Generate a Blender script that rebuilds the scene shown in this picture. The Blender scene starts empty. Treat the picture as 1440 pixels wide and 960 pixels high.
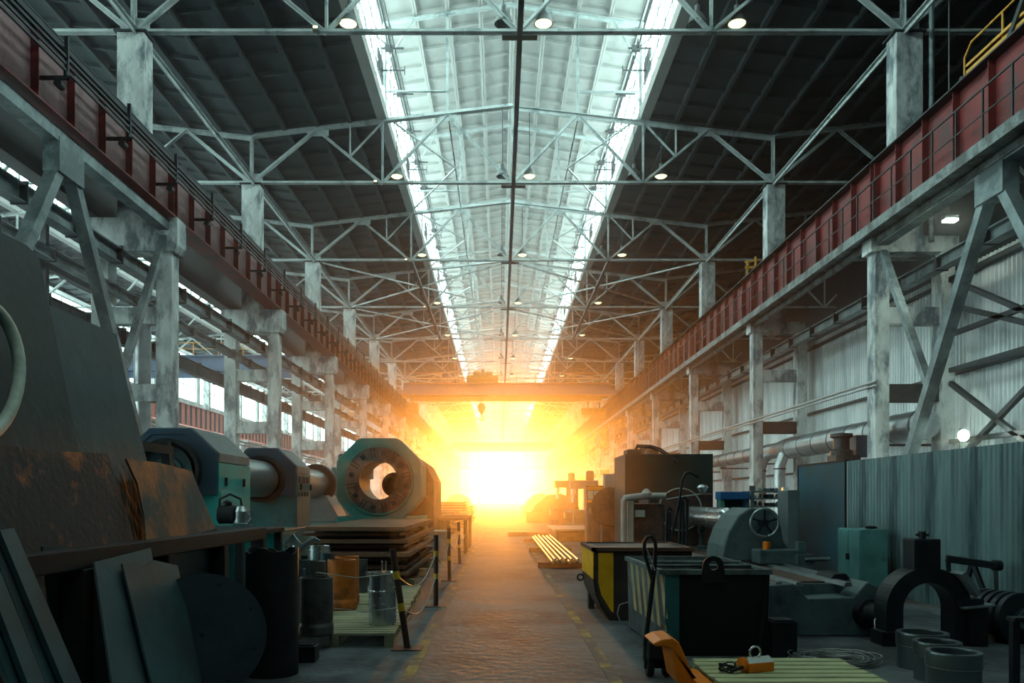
import bpy, math, random
from mathutils import Vector, Matrix, Euler

# ------------------------------------------------------------------ camera, sky, sun, exposure
SC = bpy.context.scene
COL = SC.collection
F, VX, VY, EYE = 1136.0, 703.0, 703.0, 1.6       # focal length and vanishing point in pixels, eye height in metres
cam_d = bpy.data.cameras.new('camera')
cam_d.sensor_width = 36.0
cam_d.lens = 36.0 * F / 1440.0
cam_d.shift_x = (720.0 - VX) / 1440.0
cam_d.shift_y = (VY - 480.0) / 1440.0
cam_d.clip_start, cam_d.clip_end = 0.1, 600.0
cam = bpy.data.objects.new('camera', cam_d)
cam.location = (0, 0, EYE)
cam.rotation_euler = (math.pi / 2, 0, 0)
COL.objects.link(cam)
SC.camera = cam

SC.view_settings.view_transform = 'Standard'
SC.view_settings.look = 'None'
SC.view_settings.gamma = 1.0
SC.view_settings.use_curve_mapping = False
SC.view_settings.exposure = 0.32
try:
    SC.cycles.use_denoising = True
    SC.cycles.max_bounces = 6
    SC.cycles.diffuse_bounces = 3
    SC.cycles.glossy_bounces = 3
    SC.cycles.transparent_max_bounces = 12
    SC.cycles.volume_bounces = 0
    SC.cycles.sample_clamp_indirect = 4.0
    SC.cycles.caustics_reflective = False
    SC.cycles.caustics_refractive = False
except Exception:
    pass

W = bpy.data.worlds.new('sky')
SC.world = W
W.use_nodes = True
wn, wl = W.node_tree.nodes, W.node_tree.links
bg = wn['Background']
SUN_EL = math.radians(1.9)
tcw = wn.new('ShaderNodeTexCoord'); dp = wn.new('ShaderNodeVectorMath'); dp.operation = 'DOT_PRODUCT'
dp.inputs[1].default_value = (0, math.cos(SUN_EL), math.sin(SUN_EL))          # bright aureole round the sun, as in any hazy evening sky
pw = wn.new('ShaderNodeMath'); pw.operation = 'POWER'; pw.inputs[1].default_value = 1400.0
ml = wn.new('ShaderNodeMath'); ml.operation = 'MULTIPLY_ADD'; ml.inputs[1].default_value = 6.0; ml.inputs[2].default_value = 0.22
wl.new(tcw.outputs['Generated'], dp.inputs[0]); wl.new(dp.outputs['Value'], pw.inputs[0]); wl.new(pw.outputs[0], ml.inputs[0]); wl.new(ml.outputs[0], bg.inputs['Strength'])
bg.inputs['Color'].default_value = (1.0, 0.74, 0.42, 1)

sun_d = bpy.data.lights.new('evening_sun', 'SUN')
sun_d.energy = 3.0
sun_d.color = (1.0, 0.34, 0.045)
sun_d.angle = math.radians(1.2)
sun = bpy.data.objects.new('evening_sun', sun_d)
sun.rotation_euler = (math.radians(-(90 - 1.9)), 0, 0)   # shines down the hall towards the camera, 1.9 degrees above the horizon
sun.location = (0, 230, 30)
COL.objects.link(sun)

XC, HW, BAY, Y0 = 0.62, 12.0, 12.0, 25.2            # hall axis, half span, bay length, first column pair
NB, NS = 16, -3                                      # column pairs run from NS (behind the camera) to NB - 1
def YN(n): return Y0 + BAY * n
Y_END = YN(NB - 1)                                   # end wall of the hall
DAY = (0.74, 1.0, 0.95)                              # daylight through the milky roof glazing

# ------------------------------------------------------------------ mesh helpers
class MB:
    def __init__(s): s.v, s.f, s.sm = [], [], []
    def add(s, vs, fs, smooth=False):
        o = len(s.v)
        s.v += [tuple(v) for v in vs]
        s.f += [tuple(i + o for i in f) for f in fs]
        s.sm += [smooth] * len(fs)
        return s
    def box(s, x0, x1, y0, y1, z0, z1):
        vs = [(x, y, z) for z in (z0, z1) for y in (y0, y1) for x in (x0, x1)]
        return s.add(vs, [(0, 2, 3, 1), (4, 5, 7, 6), (0, 1, 5, 4), (2, 6, 7, 3), (0, 4, 6, 2), (1, 3, 7, 5)])
    def obox(s, c, size, rot=(0, 0, 0)):
        m = Euler(rot).to_matrix()
        hx, hy, hz = size[0] / 2, size[1] / 2, size[2] / 2
        vs = [Vector(c) + m @ Vector((x, y, z)) for z in (-hz, hz) for y in (-hy, hy) for x in (-hx, hx)]
        return s.add(vs, [(0, 2, 3, 1), (4, 5, 7, 6), (0, 1, 5, 4), (2, 6, 7, 3), (0, 4, 6, 2), (1, 3, 7, 5)])
    def beam(s, p0, p1, w, h, up=(0, 0, 1)):
        p0, p1 = Vector(p0), Vector(p1)
        d = (p1 - p0).normalized()
        u = Vector(up)
        if abs(d.dot(u)) > 0.98: u = Vector((0, 1, 0))
        a = d.cross(u).normalized(); b = a.cross(d)
        vs = [p + a * x + b * z for p in (p0, p1) for z in (-h / 2, h / 2) for x in (-w / 2, w / 2)]
        return s.add(vs, [(0, 1, 3, 2), (4, 6, 7, 5), (0, 4, 5, 1), (2, 3, 7, 6), (0, 2, 6, 4), (1, 5, 7, 3)])
    def angles(s, p0, p1, w, gap=0.03, t=0.025):
        """two steel angles back to back"""
        p0, p1 = Vector(p0), Vector(p1)
        d = (p1 - p0).normalized()
        a = Vector((0, 1, 0)) if abs(d.y) < 0.9 else Vector((1, 0, 0))
        b = d.cross(a).normalized(); a = b.cross(d).normalized()
        for sg in (-1, 1):
            o = a * sg * gap / 2
            s.beam(p0 + o + a * sg * w * .4, p1 + o + a * sg * w * .4, w * .8, t, b)
            s.beam(p0 + o + b * w * .5, p1 + o + b * w * .5, t, w, b)
        return s
    def frame(s, p0, p1):
        d = (Vector(p1) - Vector(p0)).normalized()
        u = Vector((0, 0, 1)) if abs(d.z) < 0.95 else Vector((0, 1, 0))
        a = d.cross(u).normalized(); return a, a.cross(d), d
    def cyl(s, p0, p1, r0, r1=None, n=16, cap=True):
        r1 = r0 if r1 is None else r1
        a, b, d = s.frame(p0, p1)
        vs = []
        for p, r in ((Vector(p0), r0), (Vector(p1), r1)):
            for i in range(n):
                t = 2 * math.pi * i / n
                vs.append(p + a * math.cos(t) * r + b * math.sin(t) * r)
        s.add(vs, [(i, (i + 1) % n, n + (i + 1) % n, n + i) for i in range(n)], True)
        if cap:
            s.add(vs[:n], [tuple(range(n - 1, -1, -1))]); s.add(vs[n:], [tuple(range(n))])
        return s
    def tube(s, pts, r, n=8, closed=False):
        pts = [Vector(p) for p in pts]; m = len(pts); vs = []; a = None
        for i, p in enumerate(pts):
            q0 = pts[i - 1] if (i or closed) else p
            q1 = pts[(i + 1) % m] if (i < m - 1 or closed) else p
            d = (q1 - q0).normalized()
            if a is None:
                u = Vector((0, 0, 1)) if abs(d.z) < 0.9 else Vector((1, 0, 0))
                a = d.cross(u).normalized()
            else:
                a = (a - d * a.dot(d)).normalized()
            b = a.cross(d)
            rr = r[i] if isinstance(r, (list, tuple)) else r
            vs += [p + (a * math.cos(2 * math.pi * k / n) + b * math.sin(2 * math.pi * k / n)) * rr for k in range(n)]
        fs = []
        for i in range(m if closed else m - 1):
            j = (i + 1) % m
            fs += [(i * n + k, i * n + (k + 1) % n, j * n + (k + 1) % n, j * n + k) for k in range(n)]
        s.add(vs, fs, True)
        if not closed:
            s.add(vs[:n], [tuple(range(n - 1, -1, -1))]); s.add(vs[-n:], [tuple(range(n))])
        return s
    def lathe(s, prof, n=24, c=(0, 0, 0), axis=(0, 0, 1), closed=False, smooth=True):
        a, b, d = s.frame((0, 0, 0), axis)
        c = Vector(c); vs = []
        for r, h in prof:
            vs += [c + d * h + (a * math.cos(2 * math.pi * k / n) + b * math.sin(2 * math.pi * k / n)) * r for k in range(n)]
        m = len(prof)
        for i in range(m if closed else m - 1):
            j = (i + 1) % m
            s.add([vs[i * n + k] for k in range(n)] + [vs[j * n + k] for k in range(n)],
                  [(k, (k + 1) % n, n + (k + 1) % n, n + k) for k in range(n)], smooth)
        return s
    def prism(s, poly, p0, ax, au, av):
        """polygon (u,v) in the plane au,av at p0, extruded by the vector ax"""
        p0, ax, au, av = Vector(p0), Vector(ax), Vector(au), Vector(av)
        n = len(poly)
        A = [p0 + au * u + av * v for u, v in poly]; B = [p + ax for p in A]
        return s.add(A + B, [tuple(range(n - 1, -1, -1)), tuple(range(n, 2 * n))] + [(i, (i + 1) % n, n + (i + 1) % n, n + i) for i in range(n)])
    def ringplate(s, outer, inner, p0, ax, au, av):
        """plate with a hole: outer and inner are equally long lists of (u,v)"""
        p0, ax, au, av = Vector(p0), Vector(ax), Vector(au), Vector(av)
        n = len(outer)
        O = [p0 + au * u + av * v for u, v in outer]; I = [p0 + au * u + av * v for u, v in inner]
        vs = O + I + [p + ax for p in O] + [p + ax for p in I]
        fs = []
        for i in range(n):
            j = (i + 1) % n
            fs += [(i, j, n + j, n + i), (2 * n + i, 3 * n + i, 3 * n + j, 2 * n + j), (i, 2 * n + i, 2 * n + j, j), (n + i, n + j, 3 * n + j, 3 * n + i)]
        return s.add(vs, fs)
    def mesh(s, name, m=None):
        me = bpy.data.meshes.new(name)
        me.from_pydata([tuple(v) for v in s.v], [], s.f)
        me.polygons.foreach_set('use_smooth', s.sm)
        me.update()
        if m is not None: me.materials.append(MAT[m] if isinstance(m, str) else m)
        return me

def fix_normals(me):
    import bmesh
    bm = bmesh.new(); bm.from_mesh(me); bmesh.ops.recalc_face_normals(bm, faces=bm.faces); bm.to_mesh(me); bm.free()

def tag(o, label=None, cat=None, group=None, kind=None):
    if label: o['label'] = label
    if cat: o['category'] = cat
    if group: o['group'] = group
    if kind: o['kind'] = kind
    return o
def link(name, data, parent=None, loc=(0, 0, 0), rot=(0, 0, 0)):
    o = bpy.data.objects.new(name, data)
    o.location = loc; o.rotation_euler = rot
    if parent is not None: o.parent = parent
    COL.objects.link(o)
    return o
def obj(name, mb, m, parent=None, bevel=0.0, loc=(0, 0, 0), rot=(0, 0, 0)):
    me = mb.mesh(name, m); fix_normals(me)
    o = link(name, me, parent, loc, rot)
    if bevel:
        b = o.modifiers.new('edge', 'BEVEL'); b.width = bevel; b.segments = 2; b.limit_method = 'ANGLE'; b.angle_limit = math.radians(40)
    return o
def thing(name, label, cat, loc=(0, 0, 0), rz=0.0, group=None, kind=None):
    o = link(name, None, None, loc, (0, 0, rz))
    return tag(o, label, cat, group, kind)
def dup(root, loc=None, rz=None, label=None, group=None):
    r = root.copy(); COL.objects.link(r)
    if loc is not None: r.location = loc
    if rz is not None: r.rotation_euler = (0, 0, rz)
    if label: r['label'] = label
    if group: r['group'] = group
    for ch in list(root.children):
        c = ch.copy(); COL.objects.link(c); c.parent = r
        for g in list(ch.children):
            d = g.copy(); COL.objects.link(d); d.parent = c
    return r
def P(x, y, Y): return Vector(((x - VX) / F * Y, Y, EYE + (VY - y) / F * Y))      # pixel at depth Y
def G(x, y, z=0.0):                                                                # pixel on a level z
    Y = (EYE - z) * F / (y - VY); return Vector(((x - VX) / F * Y, Y, z))

# ------------------------------------------------------------------ procedural materials
MAT = {}
def mat(name, col, rough=0.7, metal=0.0, var=0.3, scale=3.0, col2=None, mix=(0.42, 0.62), stretch=(1, 1, 1), bump=0.0, bscale=None, spec=0.4, coords='Object'):
    m = bpy.data.materials.new(name); m.use_nodes = True; MAT[name] = m
    n, l = m.node_tree.nodes, m.node_tree.links
    b = n['Principled BSDF']
    b.inputs['Roughness'].default_value = rough; b.inputs['Metallic'].default_value = metal
    b.inputs['Specular IOR Level'].default_value = spec
    tc = n.new('ShaderNodeTexCoord'); mp = n.new('ShaderNodeMapping'); mp.inputs['Scale'].default_value = stretch
    l.new(tc.outputs[coords], mp.inputs['Vector'])
    nz = n.new('ShaderNodeTexNoise'); nz.inputs['Scale'].default_value = scale; nz.inputs['Detail'].default_value = 6; nz.inputs['Roughness'].default_value = 0.65
    l.new(mp.outputs[0], nz.inputs['Vector'])
    cr = n.new('ShaderNodeValToRGB')
    cr.color_ramp.elements[0].position = 0.3; cr.color_ramp.elements[1].position = 0.72
    cr.color_ramp.elements[0].color = (*[c * (1 - var) for c in col], 1)
    cr.color_ramp.elements[1].color = (*[min(1, c * (1 + var)) for c in col], 1)
    l.new(nz.outputs['Fac'], cr.inputs[0])
    out = cr.outputs[0]
    if col2:
        n2 = n.new('ShaderNodeTexNoise'); n2.inputs['Scale'].default_value = scale * .55; n2.inputs['Detail'].default_value = 8; n2.inputs['Roughness'].default_value = 0.7
        o2 = n.new('ShaderNodeVectorMath'); o2.operation = 'ADD'; o2.inputs[1].default_value = (7.3, 2.1, 4.7)
        l.new(mp.outputs[0], o2.inputs[0]); l.new(o2.outputs[0], n2.inputs['Vector'])
        r2 = n.new('ShaderNodeValToRGB'); mc = (mix[0] + mix[1]) / 2; mw = (mix[1] - mix[0]) * .3
        r2.color_ramp.elements[0].position = mc - mw; r2.color_ramp.elements[1].position = mc + mw
        l.new(n2.outputs['Fac'], r2.inputs[0])
        mx = n.new('ShaderNodeMix'); mx.data_type = 'RGBA'; mx.inputs['B'].default_value = (*col2, 1)
        l.new(r2.outputs[0], mx.inputs['Factor']); l.new(out, mx.inputs['A']); out = mx.outputs['Result']
    l.new(out, b.inputs['Base Color'])
    rr = n.new('ShaderNodeMapRange'); rr.inputs['To Min'].default_value = max(0.05, rough - .12); rr.inputs['To Max'].default_value = min(1, rough + .12)
    l.new(nz.outputs['Fac'], rr.inputs['Value']); l.new(rr.outputs[0], b.inputs['Roughness'])
    if bump:
        nb = n.new('ShaderNodeTexNoise'); nb.inputs['Scale'].default_value = bscale or scale * 6; nb.inputs['Detail'].default_value = 4
        l.new(tc.outputs[coords], nb.inputs['Vector'])
        bp = n.new('ShaderNodeBump'); bp.inputs['Strength'].default_value = bump; bp.inputs['Distance'].default_value = 0.02
        l.new(nb.outputs['Fac'], bp.inputs['Height']); l.new(bp.outputs[0], b.inputs['Normal'])
    return m
def emit(name, col, strength, grime=0.0):
    m = bpy.data.materials.new(name); m.use_nodes = True; MAT[name] = m
    n, l = m.node_tree.nodes, m.node_tree.links
    b = n['Principled BSDF']; b.inputs['Base Color'].default_value = (.6, .66, .64, 1); b.inputs['Roughness'].default_value = .35
    b.inputs['Emission Color'].default_value = (*col, 1); b.inputs['Emission Strength'].default_value = strength
    return m
def glass(name):
    m = bpy.data.materials.new(name); m.use_nodes = True; MAT[name] = m
    n, l = m.node_tree.nodes, m.node_tree.links
    n.remove(n['Principled BSDF'])
    t = n.new('ShaderNodeBsdfTransparent'); t.inputs[0].default_value = (.96, .95, .92, 1)
    g = n.new('ShaderNodeBsdfGlossy'); g.inputs['Roughness'].default_value = .1
    fr = n.new('ShaderNodeFresnel'); fr.inputs['IOR'].default_value = 1.25
    mx = n.new('ShaderNodeMixShader'); l.new(fr.outputs[0], mx.inputs[0]); l.new(t.outputs[0], mx.inputs[1]); l.new(g.outputs[0], mx.inputs[2])
    l.new(mx.outputs[0], n['Material Output'].inputs['Surface'])
    return m

mat('floor_concrete', (.10, .12, .125), .72, var=.45, scale=1.3, col2=(.032, .038, .042), mix=(.42, .66), bump=.45, bscale=9)
mat('concrete', (.62, .68, .67), .85, var=.3, scale=2.0, col2=(.15, .195, .22), mix=(.43, .63), stretch=(1, 1, .45), bump=.3)
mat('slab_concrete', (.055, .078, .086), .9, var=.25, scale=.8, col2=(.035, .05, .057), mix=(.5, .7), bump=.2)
mat('lit_slab', (.42, .44, .425), .9, var=.12, scale=.8, col2=(.31, .34, .33), mix=(.5, .72), bump=.2)  # roof slab concrete made paler, the lantern's light put into its colour
mat('truss_steel', (.50, .58, .58), .55, .1, var=.25, scale=2, col2=(.20, .26, .27), mix=(.48, .68))
mat('dark_steel', (.045, .055, .06), .55, .5, var=.35, scale=4)
mat('brace_steel', (.21, .27, .28), .5, .3, var=.3, scale=2, col2=(.10, .14, .15))
mat('girder_red', (.17, .026, .026), .6, .15, var=.4, scale=1.5, col2=(.07, .035, .035), mix=(.48, .7))
mat('girder_mauve', (.23, .135, .14), .6, .1, var=.3, scale=1.5, col2=(.10, .055, .055), mix=(.5, .7))
mat('coral_red', (.55, .13, .10), .6, 0, var=.2, scale=1.5)
mat('walk_steel', (.22, .26, .26), .6, .3, var=.35, scale=3, col2=(.09, .10, .10))
mat('corrugated_pale', (.78, .86, .87), .6, .0, var=.22, scale=.9, col2=(.42, .51, .55), mix=(.5, .7), stretch=(1, 1.5, .15))
mat('corrugated_green', (.15, .25, .26), .42, .3, var=.4, scale=1.4, col2=(.045, .085, .10), mix=(.48, .68), stretch=(1, 2, .2))
mat('wall_paint', (.62, .66, .65), .9, var=.15, scale=.6, col2=(.42, .46, .46))
mat('dark_wall', (.03, .035, .037), .9, var=.3, scale=.6)
mat('yellow_paint', (.27, .23, .06), .75, var=.45, scale=3, col2=(.07, .08, .08), mix=(.36, .54))
mat('rail_yellow', (.65, .33, .04), .5, .1, var=.25)
mat('crane_orange', (.60, .30, .06), .5, .1, var=.25)
mat('crane_violet', (.20, .17, .26), .5, .1, var=.25)
mat('crane_blue', (.06, .12, .22), .5, .1, var=.25)
mat('glazing_bar', (.20, .24, .24), .6, .3)
mat('lamp_shade', (.13, .15, .15), .5, .4)
mat('duct_zinc', (.42, .48, .50), .32, .8, var=.25, scale=2, bump=.1)
emit('glazing', DAY, 6.5)
emit('side_glazing', DAY, 4.0)
emit('lamp_glow', (1.0, .96, .52), 1.5)
emit('flood_glow', (.85, 1.0, .85), 90.0)
glass('clear_glass')
# ------------------------------------------------------------------ floor
XL, XR = -37.0, 26.0
tag(obj('floor', MB().box(XL - .5, XR + .5, YN(NS), Y_END + 6, -.3, 0), 'floor_concrete'), 'worn grey concrete floor of the workshop', 'floor', kind='structure')
tag(obj('ground', MB().box(-120, 120, Y_END + 6, Y_END + 160, -.35, -.02), 'floor_concrete'), 'open yard outside the far gate', 'ground', kind='structure')
for nm, x in (('trim_1', -.83), ('trim_2', 1.02)):
    tag(obj(nm, MB().box(x - .055, x + .055, 2, 120, 0, .004), 'yellow_paint'), 'worn yellow aisle line painted on the concrete beside the ' + ('chained posts' if x < 0 else 'scrap bins'), 'floor line', kind='structure')

# ------------------------------------------------------------------ columns
def column(side):
    c = thing('column', '', 'column', kind='structure')
    s = side
    if s > 0: ax0, ax1, bx0, bx1, top, up = 11.58, 12.02, 13.6, 14.05, 9.7, 12.62
    else:     ax0, ax1, bx0, bx1, top, up = -10.62, -10.12, -12.62, -12.08, 10.25, -11.38
    obj('inner_leg', MB().box(ax0, ax1, -.28, .28, 0, top), 'concrete', c, .02)
    obj('outer_leg', MB().box(bx0, bx1, -.28, .28, 0, top), 'concrete', c, .02)
    lo, hi = min(ax1, bx1), max(ax0, bx0)
    lo, hi = (ax1, bx0) if s > 0 else (bx1, ax0)
    obj('tie_beam', MB().box(lo, hi, -.2, .2, 7.05, 7.58), 'concrete', c, .02)
    obj('tie_beam', MB().box(lo, hi, -.2, .2, 4.65, 5.2), 'concrete' if s < 0 else 'dark_steel', c, .02)
    h0, h1 = (ax0 - .15, bx1 + .1) if s > 0 else (bx0 - .1, ax1 + .2)
    if s > 0: obj('capital', MB().box(h0, h1, -.33, .33, 9.25, 9.75), 'concrete', c, .02)
    else:     obj('capital', MB().prism([(h0, 9.25), (h1 - .1, 9.25), (h1, 9.45), (h1, 10.3), (h0, 10.3)], (0, -.36, 0), (0, .72, 0), (1, 0, 0), (0, 0, 1)), 'concrete', c, .02)
    obj('upper_shaft', MB().box(up - .42, up + .42, -.33, .33, top, 16.02), 'concrete', c, .03)
    obj('head_plate', MB().box(up - .5, up + .5, -.38, .38, 16.02, 16.08), 'dark_steel', c)
    return c
cr_, cl_ = column(1), column(-1)
for n in range(NS, NB):
    for s, pr in ((1, cr_), (-1, cl_)):
        lab = 'twin-legged concrete column in the row before the corrugated wall' if s > 0 else 'twin-legged concrete column in the row open to the windowed side hall'
        o = pr if n == NS else dup(pr)
        o.location = (0, YN(n), 0); tag(o, lab, 'column', 'columns before the corrugated wall' if s > 0 else 'columns along the side hall')
# far row of the side hall
cf = thing('column', '', 'column', kind='structure')
obj('shaft', MB().box(-35.6, -34.9, -.3, .3, 0, 17.9), 'concrete', cf, .02)
obj('bracket', MB().prism([(-34.95, 8.9), (-34.0, 9.5), (-34.0, 9.75), (-34.95, 9.75)], (0, -.25, 0), (0, .5, 0), (1, 0, 0), (0, 0, 1)), 'concrete', cf)
for n in range(2, 14):
    o = cf if n == 2 else dup(cf)
    o.location = (0, YN(n), 0); tag(o, 'slim concrete column standing against the far windowed wall', 'column', 'columns against the window wall')
# drain pipe beside the first column of the side-hall row
tag(obj('drain_pipe', MB().cyl((-11.15, 25.2, 5.2), (-11.15, 25.2, 7.05), .26, n=20).cyl((-11.15, 25.2, 0), (-11.15, 25.2, 4.65), .26, n=20), 'duct_zinc'), 'fat round pipe rising between the two legs of a concrete column', 'pipe')

# ------------------------------------------------------------------ crane runway girders
def girder(side, stiff=True):
    g = thing('crane_girder', '', 'girder', kind='structure')
    if side > 0: x, z0, z1, fl, face = 11.8, 9.8, 12.1, .3, -1
    else:        x, z0, z1, fl, face = -10.3, 10.3, 12.1, .33, 1
    L = BAY - .06; gm = 'girder_red' if side > 0 else 'girder_mauve'
    obj('web', MB().box(x - .02, x + .02, .03, L, z0 + .04, z1 - .04), gm, g)
    obj('bottom_flange', MB().box(x - fl, x + fl, .03, L, z0, z0 + .04), 'girder_red', g)
    obj('top_flange', MB().box(x - fl, x + fl, .03, L, z1 - .04, z1), 'dark_steel', g)
    if stiff:
        st = MB()
        st.box(x - .2, x + .2, -.012, .012, z0 + .04, z1 - .04)
        me = st.mesh('stiffener', 'girder_red')
        ys = [.12] + [1.5 * k for k in range(1, 8)] + [L - .1]
        for y in ys: link('stiffener', me, g, (0, y, 0))
    obj('rail', MB().box(x - .05, x + .05, .0, BAY, z1, z1 + .12), 'dark_steel', g)
    return g
for side in (1, -1):
    g1, g2 = girder(side, True), girder(side, False)
    for n in range(NS, NB - 1):
        pr = g1 if n < 8 else g2
        first = n in (NS, 8)
        o = pr if first else dup(pr)
        o.location = (0, YN(n), 0)
        tag(o, 'dark red riveted crane girder carrying the walkway with handrail' if side > 0 else 'dark red crane girder with black conductor bars along its face', 'girder', 'crane girders above the walkway' if side > 0 else 'crane girders behind the conductor bars')
# walkway with handrail along the girder before the corrugated wall
wk = thing('walkway', 'steel walkway with thin black handrail under the crane girder', 'walkway', (0, 0, 0))
for n in range(-2, NB - 1):
    obj('deck', MB().box(11.1, 11.6, YN(n), YN(n) + BAY - .02, 9.72, 9.8).box(11.08, 11.12, YN(n), YN(n) + BAY - .02, 9.62, 9.9), 'walk_steel', wk)
    obj('handrail', MB().beam((11.14, YN(n), 11.1), (11.14, YN(n) + BAY, 11.1), .04, .04).beam((11.14, YN(n), 10.5), (11.14, YN(n) + BAY, 10.5), .025, .025), 'dark_steel', wk)
    obj('deck_edge', MB().box(11.58, 11.7, YN(n), YN(n) + BAY - .02, 9.5, 9.7), 'walk_steel', wk)
pm = MB().box(11.12, 11.16, -.02, .02, 9.8, 11.1).mesh('rail_post', 'dark_steel')
for k in range(150):
    y = YN(-2) + 1.09 * k
    if y < YN(9): link('rail_post', pm, wk, (0, y, 0))
# conductor bars on the other girder
cb = thing('conductor_bars', 'bundle of thin black conductor bars bracketed along the crane girder', 'conductor', (0, 0, 0))
for k, (x, z) in enumerate(((-9.55, 11.35), (-9.55, 11.2), (-9.62, 11.55), (-9.55, 11.05), (-9.75, 11.75))):
    obj('bar', MB().beam((x, YN(-2), z), (x, Y_END, z), .045, .06), 'dark_steel', cb)
bm_ = MB().box(-10.3, -9.5, -.03, .03, 10.86, 10.94).box(-9.58, -9.5, -.03, .03, 10.86, 11.8).cyl((-9.55, 0, 10.94), (-9.55, 0, 11.03), .06, n=8).cyl((-9.7, -.1, 10.75), (-9.7, .1, 10.75), .09, n=10).mesh('bracket', 'dark_steel')
for k in range(44):
    link('bracket', bm_, cb, (0, YN(-2) + 1.6 + 3 * k, 0))

# ------------------------------------------------------------------ bracing of the first bay (inverted V with knees) on both sides
def vbrace(x, top, lab):
    t = thing('column_bracing', lab, 'bracing', (x, 0, 0))
    ya, yb, ym = YN(-1), YN(0), (YN(-1) + YN(0)) / 2
    obj('strut', MB().box(-.18, .18, ya + .3, yb - .3, top - .3, top), 'brace_steel', t)
    obj('gusset_plate', MB().box(-.2, .2, ym - .55, ym + .55, top - 1.0, top - .2), 'brace_steel', t)
    for s, ye in ((-1, ya), (1, yb)):
        obj('diagonal', MB().beam((0, ym + s * .3, top - .8), (0, ye - s * .3, .2), .3, .26), 'brace_steel', t)
        q = (0, ym + s * (.3 + 2.75), top - .8 - 4.15)
        obj('knee_brace', MB().beam((0, ye - s * .3, top - .5), q, .2, .18), 'brace_steel', t)
    return t
vbrace(11.8, 9.75, 'grey steel V bracing between columns before the corrugated wall')
vbrace(-10.36, 10.2, 'grey steel V bracing between columns above the leaning plates')
# secondary lattice behind the braces
t = thing('wall_bracing', 'dark lattice bracing crossing in front of the corrugated wall', 'bracing', (13.9, 0, 0))
ya, yb = YN(-1) + .3, YN(0) - .3
for a, b in (((ya, 8.8), (yb, 2.6)), ((yb, 8.4), (ya, 2.6)), ((ya, 8.4), (yb, 8.4)), ((ya, 6.7), (yb, 6.7)), ((ya, 5.6), (yb, 5.6)), ((ya, 3.4), (yb, 3.4)), ((yb, 5.2), (ya + 5, 1.5)), ((yb, 7.6), (ya + 6, 5.6))):
    obj('lattice_bar', MB().beam((0, a[0], a[1]), (0, b[0], b[1]), .14, .14), 'dark_steel', t)
t = thing('wall_bracing', 'dark lattice bracing seen between columns above the leaning plates', 'bracing', (-12.4, 0, 0))
for a, b in (((ya, 8.8), (yb, 5.2)), ((yb, 9.0), (ya, 5.2)), ((ya, 8.0), (yb, 8.0)), ((ya, 6.4), (yb, 6.4)), ((ya + 5, 5), (ya + 5, 9.6)), ((ya + 8.5, 5), (ya + 8.5, 9.6)), ((ya, 5.4), (yb, 5.4))):
    obj('lattice_bar', MB().beam((0, a[0], a[1]), (0, b[0], b[1]), .16, .16), 'dark_steel', t)
# long service beams tied to the columns
def lbeam(x, z, w, h, m, lab, n0=-1, n1=9):
    t = thing('service_beam', lab, 'beam', (x, 0, z))
    for n in range(n0, n1):
        obj('beam_length', MB().box(-w / 2, w / 2, YN(n), YN(n) + BAY - .03, -.02, .02).box(-.02, .02, YN(n), YN(n) + BAY - .03, -h, -.02).box(-w / 2, w / 2, YN(n), YN(n) + BAY - .03, -h - .02, -h), m, t)
    cm = MB().box(-w / 2 - .03, w / 2 + .03, -.03, .03, -h - .05, .09).mesh('clip', 'dark_steel')
    for k in range(int((n1 - n0) * 5)): link('clip', cm, t, (0, YN(n0) + 1 + 2.4 * k, 0))
lbeam(13.0, 8.75, .35, .35, 'brace_steel', 'long grey beam with clips behind the columns before the corrugated wall')
lbeam(-11.3, 9.0, .35, .4, 'brace_steel', 'long grey beam with clips threading the columns of the side hall')
lbeam(-11.9, 8.2, .25, .25, 'brace_steel', 'lower pale beam threading the columns of the side hall')
lbeam(-13.4, 7.6, .3, .5, 'dark_steel', 'dark beam hung behind the columns of the side hall')
for z_, r_, w_ in ((5.25, .05, 'upper and thicker'), (5.12, .035, 'lower and thinner')):
    tag(obj('service_pipe', MB().cyl((11.53, YN(0) - .5, z_), (11.53, YN(8), z_), r_, n=8), 'duct_zinc'), w_ + ' of two pipes strapped along the columns before the corrugated wall', 'pipe')
for n in range(0, 6):
    tag(obj('down_pipe', MB().cyl((12.2, YN(n) + .5, 0), (12.2, YN(n) + .5, 9.2), .09, n=10), 'brace_steel'), 'upright thin pipe beside a twin-legged column at the corrugated wall', 'pipe', 'upright pipes at the columns')
tag(obj('head_pipe', MB().cyl((13.2, YN(0) - .5, 9.5), (13.2, YN(0) - .5, 18.3), .08, n=10), 'brace_steel'), 'upright pipe climbing the tall column shaft above the red girder', 'pipe')

# ------------------------------------------------------------------ corrugated wall
def corrugated(L, H, pitch=.2, amp=.035, t=.004):
    mb = MB(); n = int(round(L / pitch)); ys = []; xs = []
    for i in range(n):
        for f_, a in ((0, -1), (.3, -1), (.5, 1), (.8, 1)):
            ys.append((i + f_) * pitch); xs.append(a * amp)
    ys.append(L); xs.append(-amp)
    m = len(ys)
    vs = [(x, y, 0) for x, y in zip(xs, ys)] + [(x, y, H) for x, y in zip(xs, ys)]
    mb.add(vs, [(i, i + 1, m + i + 1, m + i) for i in range(m - 1)])
    return mb
wr = thing('wall_right', 'pale corrugated metal sheet wall behind the twin-legged columns', 'wall', (14.5, 0, 0), kind='structure')
cs = corrugated(2.4, 8.9).mesh('wall_sheet', 'corrugated_pale')
for k in range(int((Y_END - 8) / 2.4)): link('wall_sheet', cs, wr, (random.Random(k).uniform(-.01, .01), 8 + 2.4 * k, 0))
for z in (2.9, 5.6, 8.6):
    obj('girt', MB().box(-.16, -.05, 8, Y_END, z - .05, z + .05), 'dark_steel', wr)
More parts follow.
